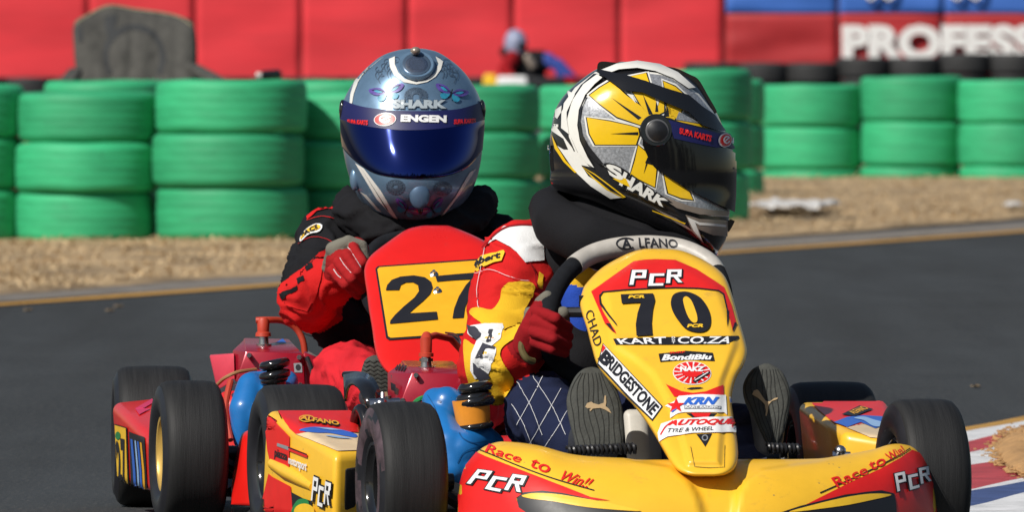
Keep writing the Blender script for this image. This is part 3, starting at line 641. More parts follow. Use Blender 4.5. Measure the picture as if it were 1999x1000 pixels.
def chassis(par, K, steer):
    L_ = lambda *a: K @ Vector(a)
    bm = bmesh.new()
    for s in (-1, 1):
        tube(bm, [L_(s * .12, -.30, .05), L_(s * .2, -.16, .045), L_(s * .27, .05, .045), L_(s * .30, .4, .045), L_(s * .31, .9, .05), L_(s * .30, 1.06, .06)], .015, 10)
        tube(bm, [L_(s * .30, .2, .05), L_(s * .42, .24, .06), L_(s * .44, .45, .06), L_(s * .31, .62, .05)], .010, 8)
        tube(bm, [L_(s * .27, .0, .05), L_(s * .40, 0, .13)], .012, 8)
    for y in (-.12, .3, .62): tube(bm, [L_(-.27, y, .045), L_(.27, y, .045)], .012, 8)
    tube(bm, [L_(-.26, -.24, .09), L_(-.2, -.30, .10), L_(.2, -.30, .10), L_(.26, -.24, .09)], .009, 8)
    from_bm('frame', bm, BLKM, par)
    bm = bmesh.new(); tube(bm, [L_(-.47, .93, .135), L_(.47, .93, .135)], .0125, 12); from_bm('rear_axle', bm, CHR, par)
    bm = bmesh.new(); box(bm, K @ T((0, .12, .032)), .5, .62, .006, .001); from_bm('floor_tray', bm, CHR, par)
    bm = bmesh.new(); V = []; Fc = []                                       # bucket seat
    for i in range(21):
        for j in range(25):
            u = i / 20 * 2 - 1; v = j / 24; ang = v * R_(105) - R_(6)
            y = .62 + .20 * math.sin(ang) - .24 * (1 - v) + .04 * v; z = .07 + .20 * (1 - math.cos(ang)) + .02 + .14 * v * v; wd = .17 - .03 * v
            V.append(L_(u * wd, y - .10 * u * u * v, z + .09 * u * u * (1 - v * .6)))
    for i in range(20):
        for j in range(24): a = i * 25 + j; Fc.append((a, a + 25, a + 26, a + 1))
    o = raw('seat', V, Fc, BLKP, par); mo = o.modifiers.new('s', 'SOLIDIFY'); mo.thickness = .006

# ================================================================== number 70
Y70 = R_(10); K70 = T((.2565, 20.0, 0), Y70)
k70 = thing('go_kart', 'yellow and red racing kart numbered 70, the frontmost kart on the track', 'kart', (.2565, 20.0, 0), Y70, 'racing karts on the near track')
for x, y, st, wd, R in ((-.45, 0, .03, .118, .136), (.45, 0, .03, .118, .136), (-.478, .93, 0, .155, .137), (.478, .93, 0, .155, .137)): wheel(k70, K70, x, y, st, wd, R, BLKP, smear=(x < 0 and y == 0))
chassis(k70, K70, 0)
nl = [(1258, 486), (1237, 491), (1213, 501), (1175, 523), (1145, 553), (1136, 572), (1132, 591), (1136, 612), (1146, 643), (1155, 678), (1168, 717), (1201, 757), (1237, 793), (1269, 836), (1302, 892), (1318, 915), (1335, 926), (1354, 931)]
nr = [(1268, 486), (1295, 486), (1332, 490), (1374, 508), (1408, 532), (1424, 560), (1441, 619), (1455, 668), (1458, 690), (1452, 712), (1436, 742), (1428, 777), (1431, 810), (1436, 842), (1440, 870), (1440, 900), (1432, 918), (1415, 928), (1392, 931)]
D70 = lambda px, y: 19.685 + (931 - y) / 445 * .66
inner = [(1180, 560), (1245, 512), (1318, 510), (1400, 560), (1432, 650), (1436, 672), (1425, 700), (1408, 745), (1404, 800), (1408, 850), (1404, 905), (1345, 905), (1330, 850), (1306, 785), (1275, 730), (1240, 700), (1200, 676)]
def dn(p):
    x, y = pxof(p); k = sstep(-9, 7, in_poly_sdf(x, y, inner)); o = Vector((0, 0, H)); return p + (o - p).normalized() * .013 * k * (1 if y > 660 else .6)
panel = from_bm('front_panel', Rows(nl, nr, D70, .065, .01, 4.5, 7).mesh(96, 130, dn), YEL, k70, auto=80)
d = Decal(panel, 7, .0006)
d.poly(z_n1([(265, 465), (560, 255), (640, 243), (720, 240), (850, 245), (1000, 310), (1100, 375), (1190, 435), (1240, 560), (1275, 690), (1250, 745), (1215, 600), (1190, 480), (1150, 455), (1000, 440), (850, 436), (700, 440), (500, 450), (350, 465), (320, 490), (322, 540), (345, 600), (430, 735), (440, 760), (415, 745), (360, 690)]), S_RED)
d.poly(z_n1([(320, 500), (345, 466), (500, 452), (700, 441), (850, 437), (1010, 441), (1150, 456), (1190, 482), (1215, 600), (1206, 600), (1180, 488), (1146, 463), (1010, 449), (850, 445), (700, 449), (500, 460), (352, 474), (330, 502), (336, 545), (440, 690), (446, 710), (428, 690), (325, 560)]), S_BLK)
d.poly(z_n1([(365, 690), (400, 690), (436, 762)]), S_BLK, lay=2); d.poly(z_n1([(1205, 600), (1224, 600), (1212, 720)]), S_BLK, lay=2); d.poly(z_n1([(1262, 680), (1278, 690), (1248, 748), (1245, 730)]), S_BLK, lay=2)
d.mono((1231, 531), (1328, 530), (1328, 561), (1227, 563), 4, S_WHT, S_BLK, .078, .15, 1.7, .02)
d.poly(z_n1([(470, 492), (600, 487), (696, 485), (708, 532), (692, 600), (684, 690), (690, 776), (580, 783), (575, 700), (588, 620), (612, 549), (540, 552), (478, 557)]), S_BLK, lay=4)
d.poly(z_n1([(820, 540), (840, 492), (895, 473), (955, 479), (1025, 515), (1072, 578), (1095, 650), (1090, 715), (1055, 750), (990, 755), (920, 730), (860, 660), (827, 595)]), S_BLK, True, lay=4); d.poly(z_n1([(905, 530), (928, 510), (960, 535), (985, 590), (1003, 650), (1000, 688), (975, 692), (945, 660), (920, 600)]), YEL, True, lay=5.5)
d.text('PCR', *z_n1([(525, 503), (640, 500), (638, 522), (522, 525)]), S_YEL, .05, .1, lay=6); d.text('PCR', *z_n1([(935, 704), (1052, 702), (1046, 726), (932, 728)]), S_YEL, .05, .1, lay=6)
d.build('number', panel)
d.poly(z_n1([(420, 795), (700, 786), (1290, 775), (1295, 790), (1200, 835), (800, 838), (440, 838)]), S_BLK, lay=1)
for t, q in (('KART', [(440, 798), (785, 784), (785, 832), (470, 836)]), ('CO.ZA', [(868, 782), (1262, 782), (1225, 832), (868, 832)])): d.text(t, *z_n1(q), S_WHT, .02, lay=2)
for i, t in enumerate('DOT'): d.text(t, *z_n1([(826, 784 + i * 17), (850, 784 + i * 17), (850, 797 + i * 17), (826, 797 + i * 17)]), S_WHT, .03, lay=2)
d.text('CHAD', (1157, 604), (1176, 672), (1162, 680), (1143, 612), S_BLK, .0, lay=2)
d.poly([(1177, 671), (1240, 738), (1294, 795), (1274, 824), (1220, 770), (1167, 712)], S_BLK, lay=1); d.poly([(1178, 674), (1239, 740), (1291, 796), (1274, 820), (1221, 766), (1170, 711)], S_WHT, lay=2)
d.text('RIDGESTONE', (1194, 695), (1288, 797), (1273, 816), (1182, 716), S_BLK, .04, .12, lay=3); d.text('B', (1179, 680), (1196, 697), (1184, 722), (1168, 703), S_BLK, .06, .2, lay=3); d.poly([(1178, 676), (1183, 682), (1175, 692)], S_RED, lay=4)
d.poly(z_n2([(515, 145), (665, 129), (810, 140), (820, 185), (670, 178), (525, 190)]), S_BLK, lay=1); d.text('BondiBlu', *z_n2([(536, 150), (806, 150), (804, 178), (532, 184)]), S_WHT, .045, .2, lay=2); d.text('SURF', *z_n2([(575, 135), (660, 132), (660, 142), (575, 146)]), S_RED, .03, .1, lay=2)
c0 = (1351, 730); d.ell(c0, 37.5, 23, S_WHT, .05, 1); d.ell(c0, 36, 21.5, S_RED, .05, 2)
for k in range(16):
    a = k * .3927 + .1; d.poly([(c0[0] + 6 * math.cos(a), c0[1] + 4 * math.sin(a)), (c0[0] + 35 * math.cos(a + .05), c0[1] + 21 * math.sin(a + .05)), (c0[0] + 35 * math.cos(a - .05), c0[1] + 21 * math.sin(a - .05))], S_WHT, lay=3)
d.ell((c0[0], c0[1] + 1), 20, 9, S_RED, 0, 4); d.text('NAKZ', (1326, 719), (1376, 719), (1374, 729), (1328, 729), S_WHT, .06, .1, lay=5)
d.poly(z_n2([(700, 300), (730, 270), (790, 245), (795, 255), (740, 290), (715, 308)]), S_BLK, lay=5); d.line(z_n2([(712, 298), (785, 252)]), 1.6, S_WHT, 6)
d.poly(z_n2([(667, 335), (690, 328), (740, 326), (760, 332), (735, 336), (690, 340)]), S_BLK, lay=1)
d.poly(z_n2([(555, 310), (640, 348), (700, 358), (770, 350), (865, 312), (868, 372), (740, 372), (600, 378)]), S_RED, lay=1)
d.poly(z_n2([(550, 430), (600, 405), (625, 376), (750, 366), (878, 370), (885, 478), (868, 464), (655, 464), (620, 470), (578, 497), (585, 440)]), S_WHT, lay=2)
d.text('KRN', *z_n2([(660, 385), (842, 382), (832, 424), (645, 426)]), S_BLU, .06, .25, lay=3); d.poly(z_n2([(655, 430), (850, 430), (850, 447), (655, 449)]), S_GRY, lay=3); d.text('KART RACING', *z_n2([(660, 433), (845, 433), (845, 445), (660, 446)]), S_WHT, .03, lay=4)
d.poly([(1320 + (17 if k % 2 == 0 else 7) * math.sin(k * .628), 795 - (15 if k % 2 == 0 else 6) * math.cos(k * .628)) for k in range(10)], S_RED, lay=4); d.poly(z_n2([(590, 462), (612, 440), (618, 446), (597, 466)]), S_BLU, lay=4)
d.poly(z_n2([(665, 468), (832, 468), (805, 492), (700, 492)]), S_BLK, lay=1); d.poly(z_n2([(690, 468), (800, 468), (785, 490), (712, 490)]), S_RED, lay=2)
d.poly(z_n2([(515, 575), (530, 528), (600, 505), (760, 492), (926, 488), (930, 572), (700, 578), (565, 598), (525, 620)]), S_WHT, lay=3)
d.text('AUTOQUIP', *z_n2([(570, 508), (955, 500), (945, 536), (560, 545)]), S_RED, .05, .3, lay=4); d.line(z_n2([(530, 588), (555, 545), (600, 512)]), 2.5, S_RED, 4); d.text('TYRE & WHEEL', *z_n2([(570, 555), (815, 545), (812, 565), (560, 578)]), S_BLK, .01, lay=4)
d.poly(z_n2([(720, 582), (805, 578), (785, 620), (768, 650), (748, 620)]), S_BLK, lay=1); d.ring((1376, 857), 6, 6, 2, S_GRY, lay=2)
d.line(z_n2([(690, 650), (700, 700), (712, 758), (790, 764), (872, 760), (874, 640)]), 1.0, S_BLK, 1, False)
d.poly(z_n2([(895, 380), (918, 370), (915, 412), (900, 412)]), S_WHT, lay=1); d.poly(z_n2([(902, 385), (914, 380), (912, 408), (905, 408)]), S_BLU, lay=2)
d.build('sticker', panel)
bm = bmesh.new(); c = P(1137, 588, 20.17)
tube(bm, [c + Vector((-.006, 0, 0)), c + Vector((.006, 0, 0))], .010, 12); from_bm('clip', bm, BLKP, k70)

tops = [(893, 1010), (897, 950), (908, 912), (935, 880), (962, 866), (990, 863), (1050, 870), (1120, 888), (1200, 894), (1300, 894), (1440, 893), (1560, 893), (1640, 889), (1700, 879), (1735, 869), (1762, 868), (1790, 878), (1812, 906), (1824, 950), (1829, 1010)]
rec = [(1190, 880), (1240, 899), (1310, 912), (1345, 938), (1362, 968), (1374, 1010), (1374, 1100), (1432, 1100), (1433, 1010), (1440, 965), (1455, 938), (1490, 916), (1600, 900), (1660, 880)]
n70 = nose(k70, tops, 1360, 19.60, Y70, YEL, recess=rec)
d = Decal(n70, 7, .0007)
redL = [(931, 884), (948, 892), (989, 908), (1066, 938), (1110, 955), (1153, 972), (1192, 979), (1150, 977), (1097, 966), (1060, 962), (1023, 963), (1008, 974), (1014, 990), (1040, 1008), (1200, 1040), (1200, 1100), (890, 1100), (892, 1005), (897, 950), (908, 912)]
d.poly(redL, S_RED, lay=1); d.line([(936, 879), (960, 889), (1010, 910), (1066, 931), (1110, 945), (1160, 959)], 2.2, S_BLK, 1)
d.poly([(1010, 975), (1023, 963), (1060, 960), (1100, 965), (1150, 976), (1215, 990), (1250, 1000), (1300, 1030), (1150, 1040), (1040, 1010), (1014, 992)], S_BLK, lay=2); d.poly([(1020, 970), (1045, 965), (1085, 967), (1130, 974), (1190, 985), (1250, 1000), (1150, 993), (1080, 981), (1040, 976)], S_YEL, True, lay=3)
redR = [(1780, 880), (1796, 886), (1813, 914), (1824, 950), (1830, 1015), (1820, 1100), (1560, 1100), (1560, 1030), (1740, 1000), (1748, 985), (1744, 966), (1720, 961), (1699, 962), (1650, 967), (1568, 989), (1610, 968), (1654, 946), (1718, 917), (1758, 895)]
d.poly(redR, S_RED, lay=1); d.line([(1776, 877), (1750, 893), (1710, 914), (1654, 940), (1600, 964)], 2.2, S_BLK, 1)
d.poly([(1744, 965), (1720, 959), (1690, 962), (1640, 970), (1560, 990), (1500, 1010), (1560, 1045), (1750, 1020), (1748, 985)], S_BLK, lay=2); d.poly([(1738, 968), (1700, 966), (1650, 973), (1590, 987), (1540, 1002), (1640, 990), (1700, 978)], S_YEL, True, lay=3)
d.poly([(1040, 1010), (1150, 1035), (1300, 1030), (1360, 1100), (1040, 1100)], S_BLK, lay=2)
d.mono((936, 919), (1030, 933), (1012, 970), (912, 949), 4, S_WHT, S_BLK); d.mono((1742, 928), (1807, 913), (1812, 948), (1748, 966), 4, S_WHT, S_BLK)
d.text('Race', (953, 868), (1022, 892), (1015, 906), (947, 884), S_RED, .012, .1, lay=2); d.text('to', (1040, 897), (1078, 910), (1070, 928), (1034, 913), S_RED, .012, .1, lay=2); d.text('Win!!', (1103, 921), (1160, 938), (1148, 956), (1091, 939), S_RED, .012, .2, lay=2)
d.text('Race', (1621, 936), (1688, 910), (1694, 926), (1634, 955), S_RED, .012, 0, lay=2); d.text('to', (1693, 906), (1724, 893), (1730, 908), (1700, 922), S_RED, .012, 0, lay=2); d.text('Win!', (1726, 889), (1758, 872), (1768, 884), (1736, 903), S_RED, .012, 0, lay=2)
d.build('lettering', n70)

p70 = pod(k70, [PX(508, .05, 20.66), PX(652, .045, 20.28), PX(722, .045, 20.34), PX(700, .05, 20.72), P(517, 800, 20.66), P(654, 886, 20.28), P(720, 882, 20.33), P(697, 800, 20.72)], YEL)
d = Decal(p70, 3, .0010)
d.poly(z_p([(205, 168), (500, 160), (860, 172), (870, 360), (520, 345), (372, 372), (320, 325), (270, 260)]), S_RED, lay=1); d.poly(z_p([(372, 372), (530, 350), (870, 370), (880, 505), (705, 512), (560, 450), (430, 395)]), S_CRM, lay=1)
d.poly(z_p([(400, 345), (500, 322), (640, 330), (760, 350), (850, 380), (850, 408), (760, 395), (640, 372), (520, 368)]), S_BLU, True, lay=2); d.poly(z_p([(520, 330), (640, 335), (740, 352), (640, 350)]), S_LBL, lay=3); d.poly(z_p([(600, 395), (700, 400), (820, 420), (700, 415)]), S_LBL, True, lay=3)
d.text('ALFANO', *z_p([(395, 236), (705, 285), (725, 322), (395, 272)]), S_AMB, .04, .2, S_BLK, .07, lay=3); d.ring(z_p([(450, 262)])[0], 15, 7, 2, S_AMB, lay=4)
d.poly(z_p([(112, 200), (150, 215), (322, 388), (318, 640), (160, 585), (140, 500)]), S_RED, lay=1); d.poly(z_p([(150, 690), (180, 715), (330, 795), (350, 1000), (350, 1060), (60, 1060), (100, 900)]), S_RED, lay=1)
d.poly(z_p([(318, 470), (470, 530), (466, 562), (316, 502)]), S_RED, lay=2); d.poly(z_p([(318, 470), (470, 530), (469, 538), (318, 479)]), S_BLK, lay=3); d.poly(z_p([(225, 440), (318, 470), (316, 500), (222, 465)]), S_GRY, lay=2)
d.text('piazza', *z_p([(207, 482), (310, 522), (304, 606), (200, 572)]), S_BLK, .03, lay=2); d.text('motorsport', *z_p([(318, 550), (468, 605), (458, 692), (314, 628)]), S_WHT, .03, lay=2)
d.mono(*z_p([(530, 708), (668, 765), (652, 985), (508, 925)]), 3, S_WHT, S_BLK)
d.poly(z_p([(335, 840), (430, 890), (505, 915), (500, 1060), (350, 1060)]), S_BLK, lay=1); d.poly(z_p([(345, 980), (400, 900), (480, 915), (470, 1060), (345, 1060)]), S_GRN, True, lay=2); d.ell(z_p([(450, 1000)])[0], 20, 16, S_YEL, lay=3)
d.build('sticker', p70)
bm = bmesh.new(); tube(bm, [P(533, 906, 20.615), P(560, 922, 20.535), P(590, 938, 20.46), P(612, 952, 20.40)], [.010, .013, .012, .008], 14); from_bm('ledge', bm, YEL, p70)
bm = bmesh.new(); hull8(bm, [P(672, 1010, 20.30), P(694, 1005, 20.32), P(694, 1005, 20.4), P(672, 1010, 20.4), P(674, 916, 20.272), P(700, 912, 20.29), P(700, 912, 20.4), P(674, 916, 20.4)], .004); from_bm('air_slot', bm, BLKM, p70)
q70 = pod(k70, [PX(1577, .055, 20.80), PX(1628, .05, 20.33), PX(1752, .05, 20.30), PX(1742, .05, 20.86), P(1556, 785, 20.84), P(1644, 842, 20.33), P(1756, 862, 20.30), P(1733, 782, 20.88)], YEL)
d = Decal(q70, 3, .0010)
d.poly(z_r([(470, 328), (700, 318), (935, 322), (960, 420), (960, 440), (700, 490), (620, 462), (520, 380)]), S_RED, lay=1); d.poly(z_r([(690, 490), (960, 430), (960, 560), (840, 550), (760, 518)]), S_CRM, lay=1)
d.poly(z_r([(620, 462), (700, 430), (800, 420), (960, 430), (960, 470), (870, 500), (780, 462), (700, 492)]), S_BLU, lay=2); d.poly(z_r([(740, 440), (800, 432), (860, 450), (930, 470), (940, 490), (860, 490), (800, 455)]), S_LBL, True, lay=3)
d.poly(z_r([(665, 418), (775, 364), (855, 385), (750, 428)]), S_BLK, lay=3); d.text('ALFANO', *z_r([(700, 405), (785, 370), (835, 385), (745, 420)]), S_AMB, .03, lay=4); d.build('sticker', q70)

# engine, airbox
bm = bmesh.new()
hull8(bm, [P(779, 792, 20.60), P(917, 792, 20.60), P(918, 790, 20.80), P(772, 790, 20.80), P(804, 727, 20.615), P(909, 731, 20.615), P(884, 705, 20.80), P(783, 704, 20.80)], .003, 2)
hull8(bm, [P(757, 790, 20.70), P(780, 792, 20.603), P(800, 792, 20.75), P(770, 790, 20.82), P(756, 728, 20.70), P(803, 729, 20.617), P(805, 707, 20.78), P(784, 706, 20.80)], .003, 2)
eng = from_bm('engine_head', bm, CRIM, k70, auto=25)
d = Decal(eng, 6, .0008)
for k in range(4): d.poly([(774 + k * 6, 712 + k), (777 + k * 6, 712 + k), (774 + k * 5, 724 + k), (771 + k * 5, 724 + k)], S_BLK, lay=1)
d.poly([(764, 747), (774, 752), (774, 766), (765, 762)], S_BLK, lay=1); d.build('slot', eng)
bm = bmesh.new(); tube(bm, [P(832, 717, 20.70), P(832, 690, 20.70)], [.010, .008], 12); tube(bm, [P(832, 722, 20.7), P(832, 716, 20.7)], .015, 16); tube(bm, [P(832, 706, 20.7), P(832, 700, 20.7)], .0125, 6); from_bm('spark_plug', bm, CHR, eng)
bm = bmesh.new(); tube(bm, [P(832, 697, 20.7), P(832, 690, 20.7), P(832, 689, 20.7), P(832, 662, 20.7), P(833, 655, 20.71)], [.013, .013, .010, .0105, .008], 16); tube(bm, [P(833, 660, 20.705), P(850, 655, 20.74), P(880, 662, 20.78), P(905, 690, 20.8), P(915, 740, 20.8)], .006, 10); from_bm('spark_plug_cap', bm, HTR, eng)
bm = bmesh.new(); hull8(bm, [PX(765, .06, 20.55), PX(915, .06, 20.55), PX(915, .06, 20.85), PX(765, .06, 20.85), P(770, 830, 20.58), P(912, 830, 20.58), P(912, 830, 20.82), P(770, 830, 20.82)], .012)
for k in range(5): hull8(bm, [P(775, 800 + k * 7, 20.59), P(912, 800 + k * 7, 20.59), P(912, 800 + k * 7, 20.80), P(775, 800 + k * 7, 20.80), P(775, 797 + k * 7, 20.59), P(912, 797 + k * 7, 20.59), P(912, 797 + k * 7, 20.80), P(775, 797 + k * 7, 20.80)], 0)
from_bm('engine_block', bm, BLKM, k70)
for q in ((812, 733), (903, 736), (786, 782), (910, 784), (768, 735)):
    bm = bmesh.new(); c = P(*q, 20.605 if q[0] > 780 else 20.69); tube(bm, [c + Vector((0, .01, 0)), c + Vector((0, -.006, 0))], .0045, 6); from_bm('bolt', bm, CHR, eng, auto=30)
bm = bmesh.new(); tube(bm, catmull([P(672, 732, 20.78), P(705, 733, 20.74), P(728, 750, 20.70), P(735, 785, 20.66)], 6), .006, 8)
V = []; Fc = []                                                            # curved black heat shield strap
for i in range(15):
    t = i / 14; a = catmull([P(674, 733, 20.75), P(705, 729, 20.68), P(730, 742, 20.62), P(744, 775, 20.58), P(752, 806, 20.58)], 4)[min(16, int(t * 16))]
    b = catmull([P(676, 785, 20.70), P(684, 755, 20.66), P(698, 758, 20.60), P(712, 785, 20.56), P(722, 808, 20.56)], 4)[min(16, int(t * 16))]; V += [a, b]
for i in range(14): Fc.append((2 * i, 2 * i + 1, 2 * i + 3, 2 * i + 2))
add(bm, V, Fc); ex = from_bm('exhaust_shield', bm, BLKP, k70); mo = ex.modifiers.new('s', 'SOLIDIFY'); mo.thickness = .004
bm = bmesh.new(); tube(bm, [P(720, 792, 20.55), P(780, 790, 20.56)], .012, 12); tube(bm, [P(747, 768, 20.55), P(747, 806, 20.53)], .004, 8); tube(bm, [P(752, 775, 20.56), P(757, 798, 20.56)], .012, 14); sphere(bm, P(744, 790, 20.54), .012, 2); from_bm('clamp', bm, CHR, k70)
bm = bmesh.new(); tube(bm, catmull([P(690, 850, 20.62), P(695, 815, 20.58), P(705, 800, 20.56), P(715, 830, 20.54), P(712, 870, 20.54)], 6), .010, 10); from_bm('hose', bm, BLKP, k70)
bm = bmesh.new(); tube(bm, catmull([P(800, 800, 20.5), P(820, 780, 20.46), P(850, 775, 20.5), P(870, 790, 20.55)], 6), .005, 8); from_bm('cable', bm, S_GRN, k70)
box70 = capsule_body('airbox', [S((848, 782, 20.44, .022), (872, 790, 20.42, .030)), S((872, 788, 20.42, .030), (905, 800, 20.42, .022)), S((850, 800, 20.42, .024), (875, 870, 20.36, .035)), S((875, 870, 20.36, .036), (885, 915, 20.34, .024)), S((925, 862, 20.40, .040), (900, 880, 20.36, .038)), S((925, 862, 20.40, .038), (965, 866, 20.42, .018)),
    S((880, 915, 20.34, .022), (930, 920, 20.36, .03)), S((890, 830, 20.42, .025), (930, 850, 20.42, .03))], BLUE, k70, .004, 5, 0)
d = Decal(box70, 4, .0006); SEAM = mat('airbox_seam', (.006, .07, .22), .4)
d.line([(835, 772), (850, 800), (862, 850), (868, 900), (868, 925)], 1.6, SEAM, 1); d.line([(896, 846), (905, 858), (925, 866), (950, 862)], 2.2, SEAM, 1); d.line([(893, 905), (905, 885), (930, 875), (960, 876)], 1.6, SEAM, 1); d.ell((858, 785), 4, 3, SEAM, lay=1); d.build('seam', box70)
def rings(bm, cs, mi=0):
    for (px, py, D, R, r) in cs:
        c = P(px, py, D); tube(bm, [c + Vector((R * math.cos(a), R * math.sin(a), .004 * math.cos(a))) for a in [2 * math.pi * k / 32 for k in range(32)]], r, 12, mi, closed=True)
bm = bmesh.new(); tube(bm, [P(925, 832, 20.38), P(919, 780, 20.38)], [.029, .033], 28); from_bm('intake_horn', bm, ORG, box70)
bm = bmesh.new(); rings(bm, [(926, 834, 20.38, .028, .006), (926, 785, 20.38, .026, .010), (925, 776, 20.38, .024, .008), (928, 757, 20.38, .022, .009)]); tube(bm, [P(926, 786, 20.38), P(928, 760, 20.38)], .020, 24); lathe(bm, [(0, .03), (.006, .026), (-.02, .014), (-.02, 0)], T(P(928, 757, 20.38), 0, 0, -math.pi / 2), 28); from_bm('intake_cup', bm, BLKP, box70)
# steering wheel, pedals, tank
sw = [(1066, 650, 20.34), (1070, 610, 20.36), (1084, 568, 20.40), (1108, 532, 20.44), (1145, 502, 20.48), (1195, 485, 20.50), (1260, 479, 20.51), (1320, 484, 20.51), (1362, 499, 20.49), (1392, 522, 20.47), (1410, 565, 20.42), (1412, 620, 20.40), (1400, 680, 20.42), (1340, 735, 20.42), (1240, 745, 20.42), (1140, 738, 20.42), (1082, 700, 20.42)]
cw = catmull([P(*p) for p in sw], 10, True); gi = [i for i, p in enumerate(cw)]
a0, a1 = 34, 94
bm = bmesh.new(); tube(bm, cw[a0:a1], .0175, 20); so_ = from_bm('steering_wheel', bm, ALU, k70)
bm = bmesh.new(); tube(bm, cw[a1 - 1:] + cw[:a0 + 1], .0165, 18); from_bm('grip', bm, GRIP, so_)
bm = bmesh.new(); hc = P(1240, 610, 20.36); tube(bm, [hc, hc + Vector((0, -.05, -.03))], .03, 20)
for q in ((1075, 610, 20.37), (1408, 610, 20.37), (1240, 742, 20.42)): tube(bm, [hc, P(*q)], .009, 8)
tube(bm, [hc, P(1330, 860, 19.95)], .01, 8); from_bm('spoke', bm, BLKM, so_)
d = Decal(so_, 5, .0006); d.text('LFANO', (1246, 465), (1322, 469), (1324, 484), (1248, 484), S_BLK, .02, 0, lay=1, arc=1); d.text('A', (1213, 467), (1231, 465), (1233, 484), (1214, 486), S_BLK, .03, 0, lay=1); d.ring((1222, 476), 20, 11.5, 3, S_BLK, 40, 320, lay=1); d.build('lettering', so_)
bm = bmesh.new()
def spring(bm, a, b, r=.0075, n=15):
    a, b = Vector(a), Vector(b); tube(bm, [a, b], r * .7, 10)
    tt = (b - a).normalized(); u = tt.orthogonal().normalized(); v = tt.cross(u); N = n * 12
    tube(bm, [a.lerp(b, k / N) + (u * math.cos(k / 12 * 6.283) + v * math.sin(k / 12 * 6.283)) * r for k in range(N + 1)], .0032, 6)
spring(bm, P(1108, 882, 19.92), P(1242, 876, 19.95)); tube(bm, [P(1120, 884, 19.94), P(1120, 950, 19.9)], .008, 8); from_bm('pedal', bm, BLKM, k70)
bm = bmesh.new(); spring(bm, P(1498, 876, 19.96), P(1562, 878, 19.97), n=8); tube(bm, [P(1530, 880, 19.98), P(1530, 950, 19.94)], .008, 8); from_bm('pedal', bm, BLKM, k70)
TNK = mat('translucent_white_tank', (.55, .52, .46), .45, nscale=14, nvar=.12, dirt=.3)
bm = bmesh.new(); hull8(bm, [PX(1235, .05, 20.15), PX(1275, .05, 20.15), PX(1300, .05, 20.3), PX(1235, .05, 20.3), P(1216, 800, 20.2), P(1262, 800, 20.2), P(1290, 800, 20.3), P(1216, 800, 20.3)], .012); from_bm('fuel_tank', bm, TNK, k70)
bm = bmesh.new(); sphere(bm, P(1640, 882, 20.2), .011, 2); tube(bm, [P(1625, 890, 20.2), P(1660, 892, 20.2)], .008, 8); from_bm('tie_rod_end', bm, CHR, k70)

# driver of 70
m70 = [C_RED, C_BLK, C_NAVY, C_DRED, C_WHT]
p1 = thing('person', 'driver in yellow starburst helmet and red, yellow and white suit gripping a silver-topped wheel', 'person', (.16, 20.8, 0), 0, 'drivers seated in karts')
b70 = capsule_body('body', [S((1130, 815, 20.84, .115), (1165, 650, 20.86, .125), 1), S((1165, 650, 20.86, .125), (1190, 520, 20.84, .115), 1), S((1190, 500, 20.84, .10), (1225, 440, 20.78, .065), 1),
    S((1150, 520, 20.84, .09), (1022, 513, 20.75, .072), 0), S((1018, 513, 20.75, .074), (1000, 575, 20.68, .071), 0), S((1000, 575, 20.68, .071), (966, 712, 20.50, .060), 0), S((966, 716, 20.50, .062), (1012, 690, 20.44, .043), 0), S((1012, 690, 20.44, .043), (1034, 668, 20.41, .030), 3),
    S((1200, 520, 20.86, .10), (1320, 545, 20.85, .07), 1), S((1320, 545, 20.85, .07), (1385, 660, 20.62, .05), 0), S((1385, 660, 20.62, .048), (1398, 620, 20.45, .03), 0),
    S((1100, 830, 20.78, .09), (1060, 806, 20.42, .066), 2), S((1060, 806, 20.42, .066), (1130, 870, 20.16, .045), 2), S((1190, 835, 20.78, .09), (1350, 840, 20.42, .055), 2), S((1350, 840, 20.42, .055), (1478, 850, 20.14, .042), 2)], m70, p1, .0055, 6, .0045, 14)
d = Decal(b70, 4, .0015, .05)
d.poly(z_a([(120, 155), (165, 100), (215, 55), (300, 48), (382, 62), (388, 205), (340, 208), (305, 215), (270, 170), (230, 140), (180, 112), (140, 130)]), C_WHT, lay=1)
d.line(z_a([(125, 150), (175, 95), (230, 60), (300, 50), (370, 58)]), 3, C_DRED, 2)
d.poly(z_a([(225, 305), (260, 300), (330, 305), (345, 340), (300, 440), (300, 520), (210, 590), (205, 650), (260, 740), (200, 840), (150, 850), (60, 740), (40, 560), (90, 580), (120, 500), (70, 445), (70, 420), (100, 415), (160, 425), (195, 380), (200, 340)]), C_YEL, True, lay=1)
d.poly(z_a([(365, 255), (385, 270), (378, 330), (358, 320)]), C_YEL, lay=1)
d.poly(z_a([(60, 500), (130, 488), (205, 490), (212, 510), (205, 555), (150, 600), (185, 590), (175, 640), (150, 700), (90, 725), (70, 690), (75, 620), (100, 560), (60, 530)]), C_WHT, lay=2)
d.poly(z_a([(55, 495), (85, 505), (120, 545), (100, 560), (70, 530)]), INK, lay=3); d.poly(z_a([(150, 520), (168, 520), (160, 560), (145, 565)]), INK, lay=3); d.poly(z_a([(128, 575), (182, 592), (176, 604), (140, 600), (112, 632), (95, 640), (104, 622)]), INK, lay=3)
d.poly(z_a([(85, 655), (150, 700), (158, 720), (110, 730), (85, 700)]), INK, lay=3)
d.poly(z_a([(120, 185), (215, 163), (220, 172), (205, 210), (85, 242), (80, 235)]), S_YEL, lay=2); d.text('abert', *z_a([(95, 198), (205, 170), (200, 200), (85, 232)]), S_BLK, .03, lay=3)
